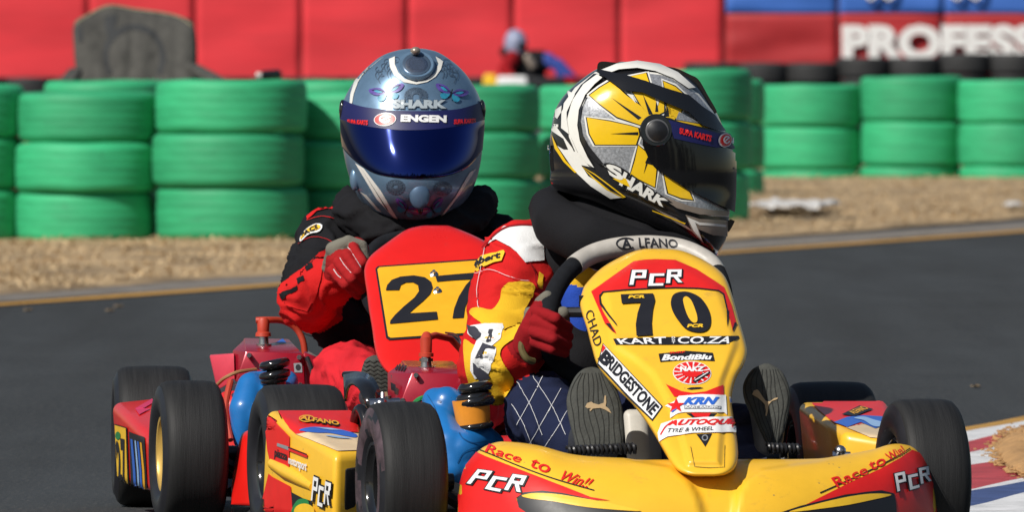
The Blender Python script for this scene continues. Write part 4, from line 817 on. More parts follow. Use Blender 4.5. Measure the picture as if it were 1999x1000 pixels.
d.line(z_a([(135, 150), (115, 250), (100, 340), (105, 420)]), .9, THR, 2); d.line(z_a([(90, 260), (160, 245), (260, 290), (320, 300)]), .9, THR, 2); d.line(z_a([(320, 215), (345, 260), (355, 320)]), 2.5, C_DRED, 2)
d.build('suit_print', b70)
d = Decal(b70, 6, .0009, .03)
for a, b in (((1010, 745), (1060, 850)), ((1040, 735), (1105, 850)), ((1000, 790), (1040, 870)), ((1060, 735), (1010, 830)), ((1095, 760), (1030, 875)), ((1110, 800), (1060, 880))): d.line([a, ((a[0] + b[0]) / 2 + 3, (a[1] + b[1]) / 2 - 2), b], .9, THR, 1)
d.build('stitching', b70)
capsule_body('chest_protector', [S((1100, 520, 20.74, .05), (1080, 640, 20.70, .05)), S((1085, 470, 20.74, .045), (1110, 520, 20.72, .06)), S((1080, 640, 20.70, .055), (1130, 700, 20.68, .06))], C_BLK, p1, .007, 6, .0018)
capsule_body('neck_brace', [S((1068, 405, 20.74, .034), (1090, 440, 20.64, .045)), S((1090, 440, 20.64, .045), (1150, 470, 20.58, .048)), S((1150, 470, 20.58, .048), (1240, 495, 20.58, .045)), S((1240, 495, 20.58, .045), (1330, 500, 20.64, .04)), S((1068, 405, 20.76, .034), (1120, 400, 20.88, .05)), S((1120, 400, 20.88, .05), (1260, 440, 20.92, .05)), S((1150, 430, 20.68, .04), (1250, 460, 20.66, .04))], C_BLK, p1, .007, 6, .0018)
capsule_body('chest_patch', [S((1125, 575, 20.68, .034), (1132, 645, 20.67, .028), 0), S((1132, 548, 20.68, .032), (1172, 528, 20.67, .03), 1), S((1165, 512, 20.62, .016), (1186, 506, 20.62, .012), 2)], [C_BLU, C_YEL, C_WHT], p1, .004, 3, .001)
capsule_body('suit_flap', [S((1100, 722, 20.5, .012), (1130, 742, 20.5, .004), 0), S((1100, 722, 20.5, .012), (1082, 738, 20.5, .006), 0)], [C_WHT], p1, .003, 3, .001)
capsule_body('glove', [S((1034, 672, 20.40, .030), (1046, 645, 20.375, .029), 0), S((1046, 645, 20.375, .029), (1056, 616, 20.37, .024), 0), S((1046, 640, 20.37, .022), (1066, 650, 20.35, .018), 0),
    S((1048, 608, 20.346, .0108), (1086, 622, 20.308, .0098), 0), S((1086, 622, 20.308, .0098), (1109, 640, 20.346, .0092), 0), S((1044, 628, 20.338, .0108), (1082, 643, 20.318, .0096), 0), S((1082, 643, 20.318, .0096), (1110, 658, 20.346, .0092), 0),
    S((1042, 648, 20.336, .0108), (1080, 663, 20.306, .0094), 0), S((1080, 663, 20.306, .0094), (1108, 674, 20.346, .009), 0), S((1044, 668, 20.346, .0102), (1078, 682, 20.316, .009), 0), S((1078, 682, 20.316, .009), (1102, 688, 20.356, .010), 0),
    S((1050, 612, 20.38, .015), (1058, 592, 20.385, .013), 0), S((1058, 592, 20.385, .0135), (1068, 580, 20.375, .011), 1), S((1100, 640, 20.40, .012), (1099, 612, 20.365, .012), 1), S((1034, 610, 20.385, .010), (1030, 660, 20.39, .012), 1)], [C_DRED, C_GRY], p1, .0022, 2, .0012, 40)
bm = bmesh.new(); c = P(1036, 685, 20.40)
tube(bm, catmull([P(1022, 660, 20.375), P(1018, 680, 20.372), P(1028, 700, 20.37), P(1042, 706, 20.38)], 6), .006, 8); from_bm('wrist_strap', bm, mat('strap_olive', (.12, .09, .03), .8), p1)
def shoe(par, L, Rr, D0, caps, logo, side=None):
    so2 = from_bm('shoe_sole', Rows(L, Rr, D0, .012, .018, 3.5, 4).mesh(30, 40), [SOLE], par, auto=60)
    up = capsule_body('shoe', caps, mat('shoe_upper', (.03, .032, .04), .6, nscale=30, nvar=.2), par, .006, 5, .001)
    M = so2.parent; so2.parent = up
    d = Decal(so2, 6, .0005); d.poly(logo, S_TAN, lay=2)
    xl = [p[0] for p in L]; y0, y1 = L[0][1], L[-1][1]
    rs = Rows(L, Rr, D0, .1, .1)
    GR = mat('sole_groove', (.018, .019, .017), .9)
    for k in range(-4, 5):
        pts = []
        for j in range(9):
            y = y0 + 12 + (y1 - y0 - 24) * j / 8; a, b = rs.xs(y); pts.append(((a + b) / 2 + k * .2 * (b - a) / 2 * 1.05 + 2 * math.sin(j * 1.3 + k), y))
        d.line(pts, 1.3, GR, 1)
    d.build('tread', up); return up
shL = [(1152, 717), (1137, 722), (1122, 737), (1109, 766), (1106, 791), (1112, 827), (1120, 856), (1126, 888)]; shR = [(1160, 717), (1179, 726), (1201, 755), (1212, 784), (1217, 813), (1219, 856), (1214, 888)]
shoe(p1, shL, shR, lambda x, y: 19.99 + (888 - y) * .0003, [S((1163, 768, 20.085, .038), (1168, 830, 20.08, .040)), S((1168, 830, 20.08, .040), (1170, 872, 20.10, .036)), S((1165, 850, 20.1, .04), (1150, 868, 20.14, .042))], z_n2([(118, 432), (128, 412), (150, 404), (162, 412), (190, 420), (218, 410), (222, 372), (230, 370), (232, 410), (228, 428), (246, 442), (260, 468), (250, 462), (225, 447), (200, 438), (160, 441), (146, 456), (140, 450), (150, 438), (130, 440)]))
shoe(p1, [(1492, 710), (1468, 722), (1453, 745), (1450, 765), (1456, 790), (1472, 821), (1490, 855), (1503, 880)], [(1502, 710), (1526, 725), (1540, 754), (1543, 780), (1540, 805), (1532, 840), (1520, 866), (1512, 880)], lambda x, y: 20.0 + (888 - y) * .0003, [S((1497, 765, 20.095, .036), (1500, 825, 20.085, .030)), S((1500, 825, 20.085, .030), (1500, 862, 20.1, .026))],
     z_r([(120, 285), (130, 262), (150, 255), (162, 265), (178, 290), (202, 325), (228, 328), (255, 308), (276, 304), (273, 314), (240, 325), (222, 345), (216, 385), (208, 417), (200, 415), (204, 385), (196, 345), (178, 325), (150, 302), (135, 294)]))

# helmet of 70
R70 = Rows([(1212, 120), (1170, 132), (1136, 154), (1102, 185), (1084, 215), (1076, 253), (1072, 292), (1074, 331), (1081, 366), (1149, 400), (1210, 428), (1290, 462), (1388, 500)], [(1240, 120), (1265, 123), (1295, 130), (1338, 145), (1364, 163), (1385, 195), (1403, 228), (1416, 262), (1424, 292), (1428, 331), (1427, 382), (1424, 417), (1419, 460), (1402, 498), (1396, 500)], 20.72, .125, .125, 2.3, 3.2)
h70 = from_bm('helmet', R70.mesh(90, 90), HBLK, p1, auto=80)
d = Decal(h70, 6, .0006, .02); Z = z_h70
d.poly(Z([(640, 100), (520, 78), (430, 92), (345, 135), (280, 180), (232, 250), (212, 330), (220, 410), (250, 480), (328, 552), (268, 540), (300, 590), (380, 640), (465, 686), (400, 692), (310, 635), (240, 570), (160, 452), (190, 470), (235, 470), (205, 400), (180, 330), (190, 260), (240, 190), (330, 120), (430, 80), (520, 72)]), HWHT, lay=1)
d.poly(Z([(345, 128), (330, 135), (276, 182), (225, 255), (205, 330), (213, 412), (240, 476), (236, 478), (206, 414), (197, 330), (217, 252), (268, 178), (325, 128)]), HBLK, lay=2)
d.poly(Z([(130, 350), (150, 358), (240, 478), (212, 475), (188, 420), (135, 385)]), HWHT, lay=1); d.poly(Z([(205, 202), (242, 222), (205, 300), (205, 330), (215, 400), (180, 372), (182, 300), (215, 240)]), HWHT, lay=3); d.poly(Z([(150, 290), (180, 270), (178, 300), (160, 330), (150, 322)]), HWHT, lay=1)
d.poly(Z([(270, 545), (330, 580), (470, 684), (455, 688), (380, 650), (320, 600)]), HYEL, lay=2); d.poly(Z([(274, 548), (330, 585), (460, 684), (400, 655), (330, 600)]), HBLK, lay=3); d.poly(Z([(135, 400), (160, 455), (200, 520), (250, 575), (240, 575), (190, 525), (150, 465)]), HYEL, lay=2)
disc = [(262, 340), (275, 275), (300, 238), (350, 190), (420, 155), (560, 128), (640, 138), (720, 175), (790, 225), (850, 300), (905, 390), (860, 400), (700, 350), (600, 330), (560, 360), (560, 440), (600, 560), (760, 655), (925, 745), (920, 766), (840, 762), (740, 735), (640, 690), (540, 640), (440, 580), (360, 530), (300, 450), (270, 400)]
d.poly(Z([(x + (x - 560) * .03, y + (y - 420) * .03) for x, y in disc]), HWHT, lay=3); d.poly(Z(disc), HSIL, lay=4)
for q in ([(297, 325), (400, 342), (490, 362), (525, 372), (530, 402), (515, 447), (335, 447), (310, 400)], [(310, 228), (355, 195), (405, 165), (470, 225), (560, 290), (610, 325), (545, 362), (430, 322), (360, 270)], [(500, 212), (560, 212), (640, 235), (640, 300), (600, 320), (560, 305), (530, 260)], [(635, 165), (690, 190), (740, 235), (705, 330), (655, 330), (650, 230)], [(452, 152), (560, 130), (578, 184), (520, 180), (475, 165)],
          [(525, 450), (560, 480), (580, 530), (607, 560), (600, 640), (490, 585), (510, 520)], [(640, 582), (700, 620), (752, 660), (770, 700), (715, 690), (660, 668)], [(690, 338), (780, 352), (840, 368), (848, 392), (760, 372), (700, 352)], [(655, 268), (705, 290), (685, 340), (640, 330)]):
    c = (sum(p[0] for p in q) / len(q), sum(p[1] for p in q) / len(q)); gr = lambda k: Z([(p[0] + (p[0] - c[0]) / max(1, math.hypot(p[0] - c[0], p[1] - c[1])) * k, p[1] + (p[1] - c[1]) / max(1, math.hypot(p[0] - c[0], p[1] - c[1])) * k) for p in q])
    d.poly(gr(15), HWHT, lay=5); d.poly(gr(6), HBLK, lay=6); d.poly(q and Z(q), HYEL, lay=7)
for q in ([(405, 237), (540, 325), (525, 335)], [(400, 398), (525, 390), (525, 404)], [(545, 222), (590, 310), (572, 312)], [(606, 240), (614, 300), (600, 300)], [(570, 500), (590, 540), (556, 530)], [(550, 580), (566, 505), (572, 520)], [(655, 275), (662, 320), (640, 322)]): d.poly(Z(q), HBLK, lay=8)
d.poly(Z([(474, 220), (500, 225), (515, 262)]), HWHT, lay=8); d.poly(Z([(600, 240), (620, 238), (612, 275)]), HWHT, lay=8); d.poly(Z([(705, 300), (800, 355), (692, 335)]), HSIL, lay=8)
d.poly(Z([(590, 660), (660, 690), (760, 728), (850, 745), (925, 750), (922, 770), (800, 765), (700, 735)]), HBRZ, lay=8); d.poly(Z([(738, 765), (800, 785), (925, 792), (922, 862), (860, 858), (796, 830), (822, 892), (770, 840)]), HBRZ, lay=5); d.poly(Z([(745, 775), (800, 800), (915, 812), (915, 822), (800, 812), (780, 800), (815, 880), (775, 835)]), HWHT, lay=6)
d.poly(Z([(600, 735), (700, 780), (790, 850), (700, 800)]), HBRZ, lay=5); d.poly(Z([(590, 742), (740, 802), (735, 806), (590, 746)]), HYEL, lay=6)
d.poly(Z([(345, 130), (430, 92), (520, 79), (620, 94), (700, 130), (775, 195), (745, 198), (680, 155), (600, 124), (520, 110), (440, 116), (370, 142)]), HWHT, lay=9)
d.poly(Z([(345, 138), (285, 182), (238, 250), (218, 330), (228, 410), (258, 480), (298, 532), (330, 552), (302, 505), (268, 430), (257, 360), (264, 292), (292, 228), (335, 180), (368, 152)]), HWHT, lay=9)
d.poly(Z([(300, 232), (280, 270), (268, 335), (278, 400), (305, 450), (372, 535), (350, 535), (300, 485), (272, 430), (260, 360), (266, 292), (292, 232)]), HBLK, lay=9)
d.text('HARK', *Z([(452, 560), (660, 702), (645, 732), (440, 628)]), HWHT, .05, .2, HBLK, .1, lay=9); d.text('S', *Z([(378, 528), (452, 552), (462, 615), (400, 590)]), HWHT, .05, .0, HBLK, .08, lay=10); d.poly(Z([(412, 600), (470, 600), (490, 640), (450, 622)]), HYEL, lay=11)
d.text('K', *Z([(120, 450), (130, 452), (132, 470), (120, 472)]), HWHT, .04, lay=5); d.build('helmet_graphics', h70)
# visor, strip, pivot, spoiler, duct
d = Decal(h70, 5, .0016, .02)
d.poly(Z([(575, 335), (600, 318), (665, 330), (700, 345), (850, 385), (905, 398), (930, 420), (945, 480), (948, 560), (946, 680), (940, 752), (860, 715), (760, 662), (690, 615), (612, 562), (575, 520), (545, 450), (545, 390)]), VIS2, lay=5); vis = d.build('visor', h70)
d = Decal(h70, 6, .0016, .02); d.poly(Z([(655, 338), (760, 368), (860, 400), (915, 405), (935, 440), (942, 475), (900, 462), (860, 464), (760, 440), (680, 420), (668, 380)]), NAVY, lay=6); d.text('SUPA KARTS', *Z([(700, 372), (838, 412), (836, 440), (702, 400)]), S_RED, .05, .15, lay=7)
d.ell(Z([(893, 434)])[0], 12, 13, S_WHT, lay=7); d.ell(Z([(893, 434)])[0], 10, 11, S_RED, lay=8); d.ring(Z([(893, 434)])[0], 6, 7, 2.2, S_WHT, 20, 330, lay=9); d.line(Z([(885, 440), (903, 424)]), 2, S_WHT, 9); d.line(Z([(926, 425), (926, 450)]), 2, S_WHT, 7); d.build('visor_strip', h70)
def disc_on(par, px, py, bv, r, th, m, name, dome=0, off=0):
    o = Vector((0, 0, H)); h = bv.ray_cast(o, (P(px, py, 20) - o).normalized()); n = h[1]; n = -n if n.dot(h[0] - o) > 0 else n
    M = Matrix.Translation(h[0] + n * off) @ n.to_track_quat('X', 'Z').to_matrix().to_4x4(); bm = bmesh.new()
    lathe(bm, [(-.004, r), (th * .7, r), (th, r * .93), (th + dome * .5, r * .6), (th + dome, r * .2), (th + dome, 0)], M, 40); return from_bm(name, bm, m, par, auto=35)
bv = Decal(h70, 9).bvh
disc_on(h70, 1280, 255, bv, .029, .006, BLKP, 'visor_pivot', 0, .004); disc_on(h70, 1281, 256, bv, .0205, .003, mat('pivot_grey_ring', (.10, .10, .105), .3), 'visor_pivot', 0, .0105); disc_on(h70, 1281, 256, bv, .0175, .002, BLKM, 'visor_pivot', .004, .0135)
d = Decal(h70, 5, .0016, .02)
d.poly(Z([(345, 135), (372, 128), (480, 150), (560, 172), (640, 200), (740, 232), (800, 285), (850, 320), (900, 395), (860, 388), (800, 365), (740, 305), (640, 262), (540, 218), (460, 212), (400, 170)]), BLKP, lay=6); d.build('air_duct', h70)
bm = bmesh.new()
def fin(bm, pts, D, th):
    pts = [(p.x, p.y) for p in catmull(pts, 5, True)]; n = len(pts); V = [P(x, y, D - th / 2) for x, y in pts] + [P(x, y, D + th / 2) for x, y in pts]
    add(bm, V, [tuple(range(n)), tuple(range(2 * n - 1, n - 1, -1))] + [(i, (i + 1) % n, n + (i + 1) % n, n + i) for i in range(n)])
fin(bm, Z([(348, 72), (430, 74), (520, 76), (500, 84), (420, 96), (362, 122), (342, 128)]), 20.72, .09); fin(bm, Z([(600, 88), (690, 98), (760, 128), (800, 152), (840, 220), (882, 295), (862, 290), (800, 200), (740, 150), (660, 108)]), 20.72, .07)
from_bm('spoiler', bm, BLKP, h70, auto=30)
bm = bmesh.new(); fin(bm, Z([(938, 790), (958, 792), (962, 800), (940, 840), (932, 838)]), 20.70, .03); from_bm('clip', bm, BLKP, h70); bm = bmesh.new(); fin(bm, Z([(128, 450), (136, 500), (138, 560), (128, 560), (124, 500)]), 20.72, .08); from_bm('clip', bm, BLKP, h70)

# ================================================================== number 27
Y27 = R_(4); O27 = (-.137, 21.37, 0); K27 = T(O27, Y27)
k27 = thing('go_kart', 'bright red racing kart numbered 27, behind and left of the yellow kart', 'kart', O27, Y27, 'racing karts on the near track')
for x, y, st, wd, R, rm in ((-.45, 0, .09, .118, .133, GOLD), (.45, 0, .09, .118, .133, GOLD), (-.478, .93, 0, .150, .133, GOLD), (.478, .93, 0, .150, .133, GOLD)): wheel(k27, K27, x, y, st, wd, R, rm)
chassis(k27, K27, 0)
D27 = lambda px, y: 21.27 + (745 - y) / 305 * .42
pn = from_bm('front_panel', Rows([(830, 440), (816, 442), (792, 449), (758, 472), (724, 499), (712, 522), (712, 545), (716, 572), (720, 605), (726, 640), (733, 686), (745, 715), (765, 735), (800, 745)], [(860, 440), (877, 441), (921, 458), (959, 479), (985, 505), (990, 530), (986, 560), (980, 600), (972, 640), (963, 686), (950, 715), (930, 735), (895, 745)], D27, .055, .01, 5, 8).mesh(80, 90), RED27, k27, auto=80)
d = Decal(pn, 8, .0008)
d.poly([(733, 526), (738, 521), (958, 505), (962, 510), (940, 650), (936, 654), (760, 666), (754, 662)], S_BLK, lay=1); d.poly([(737, 528), (741, 524), (956, 509), (958, 512), (936, 648), (932, 651), (763, 662), (758, 659)], S_AMB, lay=2)
d.poly(z_s27([(686, 560), (694, 530), (720, 500), (770, 481), (845, 474), (910, 485), (945, 510), (955, 545), (940, 582), (900, 622), (855, 660), (820, 692), (978, 683), (985, 728), (710, 753), (712, 735), (740, 700), (790, 652), (850, 602), (876, 565), (870, 530), (840, 514), (800, 516), (772, 530), (762, 559)]), S_BLK, lay=4)
d.poly(z_s27([(970, 478), (1100, 466), (1245, 455), (1248, 492), (1205, 540), (1165, 600), (1140, 660), (1132, 718), (1068, 722), (1078, 665), (1105, 595), (1145, 530), (1175, 497), (1080, 502), (980, 511)]), S_BLK, lay=4); d.build('number_plate', pn)
bm = bmesh.new()
for x, y in ((847, 535), (854, 568)):
    c = P(x, y, D27(x, y) - .062); lathe(bm, [(-.006, .0075), (0, .0075), (.002, .003), (.009, .003), (.009, 0)], T(c) @ Matrix.Rotation(R_(-90), 4, 'Z') @ Matrix.Rotation(R_(-40), 4, 'Y'), 16)
from_bm('screw', bm, CHR, pn)
nose(k27, [(451, 985), (454, 930), (468, 860), (482, 842), (530, 834), (620, 848), (760, 853), (900, 853), (1060, 848), (1150, 838), (1200, 850), (1225, 900), (1232, 985)], 860, 21.06, Y27, RED27, sweep=.20, deep=.15)
def pod27(sx):
    # far pod is the mirror image in the kart's own frame
    c = [PX(229, .055, 22.06), PX(297, .05, 21.60), PX(348, .05, 21.62), PX(335, .055, 22.06), P(217, 786, 22.08), P(291, 856, 21.60), P(346, 850, 21.62), P(330, 774, 22.06)]
    if sx: inv = K27.inverted(); c = [K27 @ Vector((-(inv @ p).x, (inv @ p).y, (inv @ p).z)) for p in c]
    return pod(k27, c, RED27)
pod27(True); s27 = pod27(False); d = Decal(s27, 3, .0010)
d.poly(z_k([(63, 570), (124, 588), (136, 932), (80, 912)]), S_BLK, lay=1); d.poly(z_k([(67, 576), (121, 592), (132, 925), (83, 906)]), S_YEL, lay=2)
d.text('2', *z_k([(72, 650), (92, 655), (108, 870), (88, 865)]), S_BLK, .05, lay=3); d.text('7', *z_k([(96, 640), (117, 645), (130, 885), (108, 880)]), S_BLK, .05, lay=3); d.ell(z_k([(85, 628)])[0], 5, 8, S_GRN, lay=3)
d.poly(z_k([(134, 608), (210, 638), (226, 965), (146, 935)]), S_BLK, lay=1)
for a, b, m in ((150, 160, S_BLU), (170, 176, S_LBL), (182, 190, S_BLU), (196, 204, S_AMB)): d.poly(z_k([(a - 6, 640 + (a - 140) * .35), (b - 6, 640 + (b - 140) * .35), (b + 8, 800), (b + 14, 935 + (b - 146) * .3), (a + 12, 935 + (a - 146) * .3), (a + 6, 800)]), m, lay=2)
d.poly(z_k([(160, 500), (245, 450), (250, 470), (200, 500), (235, 500), (180, 530)]), S_MAG, lay=1); d.build('sticker', s27)
# engine
bm = bmesh.new()
hull8(bm, [P(460, 745, 22.0), P(596, 762, 22.0), P(600, 760, 22.2), P(460, 742, 22.2), P(480, 686, 22.01), P(592, 691, 22.01), P(564, 662, 22.2), P(476, 660, 22.2)], .003, 2)
hull8(bm, [P(455, 745, 22.08), P(482, 748, 22.003), P(490, 745, 22.15), P(462, 745, 22.2), P(454, 684, 22.08), P(481, 687, 22.012), P(490, 664, 22.18), P(476, 663, 22.2)], .003, 2)
hull8(bm, [P(592, 780, 22.02), P(622, 775, 22.03), P(626, 770, 22.2), P(595, 770, 22.2), P(592, 687, 22.04), P(620, 698, 22.04), P(626, 700, 22.2), P(596, 682, 22.2)], .004, 2)
e27 = from_bm('engine_head', bm, CRIM, k27, auto=25); d = Decal(e27, 6, .0008)
d.poly([(573, 710), (589, 709), (590, 728), (575, 728)], S_GRY, lay=1); d.ell((582, 718), 5, 6, S_BLK, lay=2); d.poly([(536, 672), (552, 663), (560, 672)], S_BLU, lay=1); d.build('sticker', e27)
bm = bmesh.new(); tube(bm, [P(515, 674, 22.1), P(515, 650, 22.1)], [.010, .008], 12); tube(bm, [P(515, 678, 22.1), P(515, 672, 22.1)], .015, 16); from_bm('spark_plug', bm, CHR, e27)
bm = bmesh.new(); tube(bm, [P(514, 657, 22.1), P(514, 650, 22.1), P(514, 648, 22.1), P(514, 626, 22.1), P(514, 621, 22.1)], [.015, .014, .011, .012, .009], 16); tube(bm, catmull([P(500, 626, 22.1), P(520, 625, 22.1), P(552, 627, 22.12), P(578, 642, 22.13), P(592, 668, 22.13), P(596, 705, 22.13)], 8), .0062, 10); from_bm('spark_plug_cap', bm, HTR, e27)
bm = bmesh.new(); tube(bm, catmull([P(572, 636, 22.2), P(590, 650, 22.2), P(615, 658, 22.2), P(645, 657, 22.25)], 6), .0012, 6); from_bm('cable', bm, BLKM, k27); bm = bmesh.new(); tube(bm, catmull([P(424, 752, 21.98), P(440, 738, 21.95), P(465, 727, 21.95), P(500, 722, 21.98)], 6), .0035, 8); from_bm('cable', bm, mat('brass_hose', (.35, .18, .08), .4), k27)
bm = bmesh.new(); hull8(bm, [P(424, 762, 22.1), P(458, 744, 22.06), P(460, 740, 22.1), P(424, 758, 22.2), P(409, 695, 22.1), P(457, 690, 22.06), P(457, 690, 22.1), P(409, 693, 22.2)], .003, 2); from_bm('side_cover', bm, PINK, k27)
bm = bmesh.new(); hull8(bm, [PX(425, .07, 21.95), PX(600, .07, 21.95), PX(600, .07, 22.25), PX(425, .07, 22.25), P(428, 765, 22.0), P(600, 765, 22.0), P(600, 765, 22.2), P(428, 765, 22.2)], .012); sphere(bm, P(455, 800, 21.95), .035, 3); from_bm('engine_block', bm, RED27, k27)
for x, y in ((455, 745), (460, 756), (456, 772), (452, 872), (586, 752), (486, 694), (584, 698)):
    bm = bmesh.new(); c = P(x, y, 21.93 if y < 800 and y > 700 and x < 500 else 21.99); tube(bm, [c + Vector((0, .02, 0)), c + Vector((0, -.006, 0))], .0048, 6); from_bm('bolt', bm, CHR, k27, auto=30)
bm = bmesh.new(); tube(bm, catmull([P(600, 700, 22.0), P(612, 740, 21.95), P(605, 790, 21.9), P(585, 820, 21.85)], 6), .005, 8); from_bm('hose', bm, BLKM, k27)
bm = bmesh.new(); tube(bm, catmull([P(450, 745, 21.9), P(440, 800, 21.85), P(450, 860, 21.8)], 6), .006, 8); from_bm('hose', bm, HTR, k27)
bm = bmesh.new(); tube(bm, [P(455, 960, 21.5), P(455, 880, 21.6)], .012, 8); tube(bm, [P(440, 905, 21.4), P(480, 905, 21.4)], .014, 8); tube(bm, [P(448, 930, 21.4), P(462, 880, 21.45)], .008, 8); from_bm('stub_axle', bm, BLKM, k27)
b27 = capsule_body('airbox', [S((493, 748, 21.88, .022), (560, 746, 21.9, .022)), S((490, 755, 21.86, .027), (478, 800, 21.83, .030)), S((478, 800, 21.83, .030), (472, 862, 21.82, .016)), S((500, 770, 21.86, .03), (550, 780, 21.86, .035)), S((490, 810, 21.83, .03), (520, 830, 21.83, .03))], BLUE, k27, .004, 5, 0)
bm = bmesh.new(); tube(bm, [P(534, 785, 21.80), P(536, 735, 21.80)], .0215, 24); rings(bm, [(536, 733, 21.80, .021, .009), (536, 712, 21.80, .020, .009), (535, 742, 21.8, .018, .008)]); lathe(bm, [(0, .026), (.005, .022), (-.02, .012), (-.02, 0)], T(P(536, 712, 21.8), 0, 0, -math.pi / 2), 28); from_bm('intake_horn', bm, BLKP, b27)
w27 = catmull([P(*p) for p in ((716, 545, 21.78), (722, 500, 21.84), (760, 470, 21.88), (850, 462, 21.9), (930, 478, 21.88), (965, 520, 21.83), (965, 580, 21.76), (930, 640, 21.70), (850, 655, 21.68), (770, 640, 21.70), (725, 595, 21.74))], 8, True)
bm = bmesh.new(); tube(bm, w27, .014, 14, closed=True); hc = P(845, 560, 21.77)
for q in ((720, 550, 21.78), (965, 550, 21.79), (850, 652, 21.68)): tube(bm, [hc, P(*q)], .008, 8)
tube(bm, [hc, P(850, 800, 21.3)], .01, 8); from_bm('steering_wheel', bm, GRIP, k27)
bm = bmesh.new(); tube(bm, catmull([P(880, 655, 21.2), P(900, 670, 21.15), P(912, 690, 21.1), P(905, 730, 21.1)], 5), .004, 8); tube(bm, catmull([P(870, 650, 21.2), P(895, 658, 21.12), P(905, 700, 21.1), P(890, 715, 21.12)], 5), .0018, 6); from_bm('brake_line', bm, BLKM, k27)

# driver of 27
p2 = thing('person', 'driver in steel blue butterfly helmet and black and red suit behind the 27 panel', 'person', (-.19, 22.2, 0), 0, 'drivers seated in karts')
m27 = [C_BLK, C_RED, C_PINK]
bd27 = capsule_body('body', [S((800, 770, 22.25, .12), (800, 600, 22.27, .13), 0), S((800, 600, 22.27, .13), (805, 490, 22.24, .115), 0), S((805, 480, 22.24, .10), (805, 420, 22.18, .07), 0),
    S((780, 480, 22.24, .09), (652, 477, 22.18, .068), 0), S((650, 480, 22.18, .070), (618, 540, 22.06, .060), 0), S((618, 540, 22.06, .060), (603, 578, 21.98, .054), 0), S((598, 592, 21.95, .050), (650, 548, 21.84, .042), 1), S((650, 548, 21.84, .040), (668, 530, 21.82, .032), 1),
    S((600, 592, 21.98, .045), (632, 608, 22.03, .042), 1), S((632, 608, 22.03, .042), (680, 650, 22.08, .05), 0), S((830, 480, 22.24, .09), (958, 488, 22.2, .066), 0), S((958, 488, 22.2, .066), (1000, 590, 22.0, .052), 0), S((1000, 590, 22.0, .05), (972, 560, 21.82, .03), 1),
    S((745, 780, 22.22, .09), (678, 738, 21.86, .064), 2), S((678, 738, 21.86, .064), (735, 770, 21.56, .042), 2), S((860, 780, 22.22, .09), (950, 760, 21.86, .06), 2), S((950, 760, 21.86, .06), (930, 800, 21.56, .04), 2)], m27, p2, .0055, 6, .0055, 14)
d = Decal(bd27, 4, .0015, .05); Q = z_s27
d.poly(Q([(235, 128), (262, 105), (330, 65), (420, 60), (450, 75), (440, 100), (350, 85), (290, 100), (260, 130), (240, 145)]), C_RED, lay=1)
d.poly(Q([(62, 560), (66, 530), (160, 462), (250, 395), (300, 340), (360, 300), (390, 330), (330, 400), (320, 470), (300, 560), (240, 670), (120, 640)]), C_RED, lay=1)
d.poly(Q([(82, 575), (188, 520), (190, 545), (100, 600)]), C_BLK, lay=2); d.poly(Q([(182, 490), (222, 468), (230, 488), (192, 512)]), C_BLK, lay=2); d.poly(Q([(228, 425), (268, 400), (275, 425), (240, 445)]), C_BLK, lay=2)
d.poly(Q([(190, 265), (215, 230), (245, 200), (285, 178), (318, 180), (325, 200), (300, 225), (250, 238), (205, 278)]), C_WHT, True, lay=2); d.poly(Q([(196, 264), (222, 232), (250, 206), (287, 186), (312, 188), (316, 200), (295, 215), (248, 230), (205, 270)]), S_YEL, True, lay=3); d.text('RACE', *Q([(205, 235), (300, 185), (310, 205), (212, 256)]), S_BLK, .03, .2, lay=4)
d.build('suit_print', bd27)
d.line(Q([(235, 150), (330, 130), (420, 160), (470, 220)]), 1, C_RED, 1); d.line(Q([(180, 290), (260, 250), (340, 260), (400, 290)]), .8, C_RED, 1); d.build('piping', bd27)
capsule_body('neck_brace', [S((676, 392, 22.16, .022), (690, 415, 22.10, .032)), S((690, 412, 22.10, .034), (745, 445, 22.02, .036)), S((745, 445, 22.02, .036), (860, 450, 22.02, .036)), S((860, 450, 22.02, .036), (925, 412, 22.08, .034)), S((925, 412, 22.08, .034), (945, 388, 22.16, .020)), S((690, 412, 22.2, .035), (740, 430, 22.3, .045)), S((740, 430, 22.3, .045), (870, 430, 22.3, .045)), S((870, 430, 22.3, .045), (930, 408, 22.2, .035))], C_BLK, p2, .006, 4, .006, 30)
capsule_body('glove', [S((664, 530, 21.81, .032), (672, 505, 21.78, .034), 0), S((672, 505, 21.78, .034), (694, 490, 21.78, .026), 0), S((640, 522, 21.80, .012), (652, 488, 21.77, .014), 1), S((652, 488, 21.77, .016), (680, 473, 21.76, .013), 1), S((680, 473, 21.76, .013), (706, 480, 21.76, .011), 1), S((706, 480, 21.76, .011), (713, 505, 21.76, .010), 1),
    S((690, 484, 21.745, .0098), (708, 512, 21.725, .0098), 0), S((708, 512, 21.725, .0098), (716, 536, 21.75, .0098), 0), S((676, 498, 21.735, .0098), (698, 530, 21.715, .0098), 0), S((698, 530, 21.715, .0098), (712, 552, 21.745, .0098), 0),
    S((660, 512, 21.74, .0098), (686, 545, 21.72, .0098), 0), S((686, 545, 21.72, .0098), (706, 565, 21.745, .0098), 0), S((648, 528, 21.755, .0098), (674, 556, 21.735, .0094), 0), S((674, 556, 21.735, .0094), (698, 575, 21.755, .010), 0)], [C_GLV, C_GRY], p2, .0022, 2, .0012, 40)
d = Decal([o for o in p2.children if o.name.startswith('glove')], 6, .0007)
for ln in ([(470, 300), (500, 350), (540, 420)], [(420, 365), (450, 410), (490, 450)], [(385, 430), (410, 465), (430, 480)], [(310, 450), (330, 500), (380, 540)]): d.line(Q(ln), 1.3, THR, 1)
d.build('stitching', [o for o in p2.children if o.name.startswith('glove')][0])
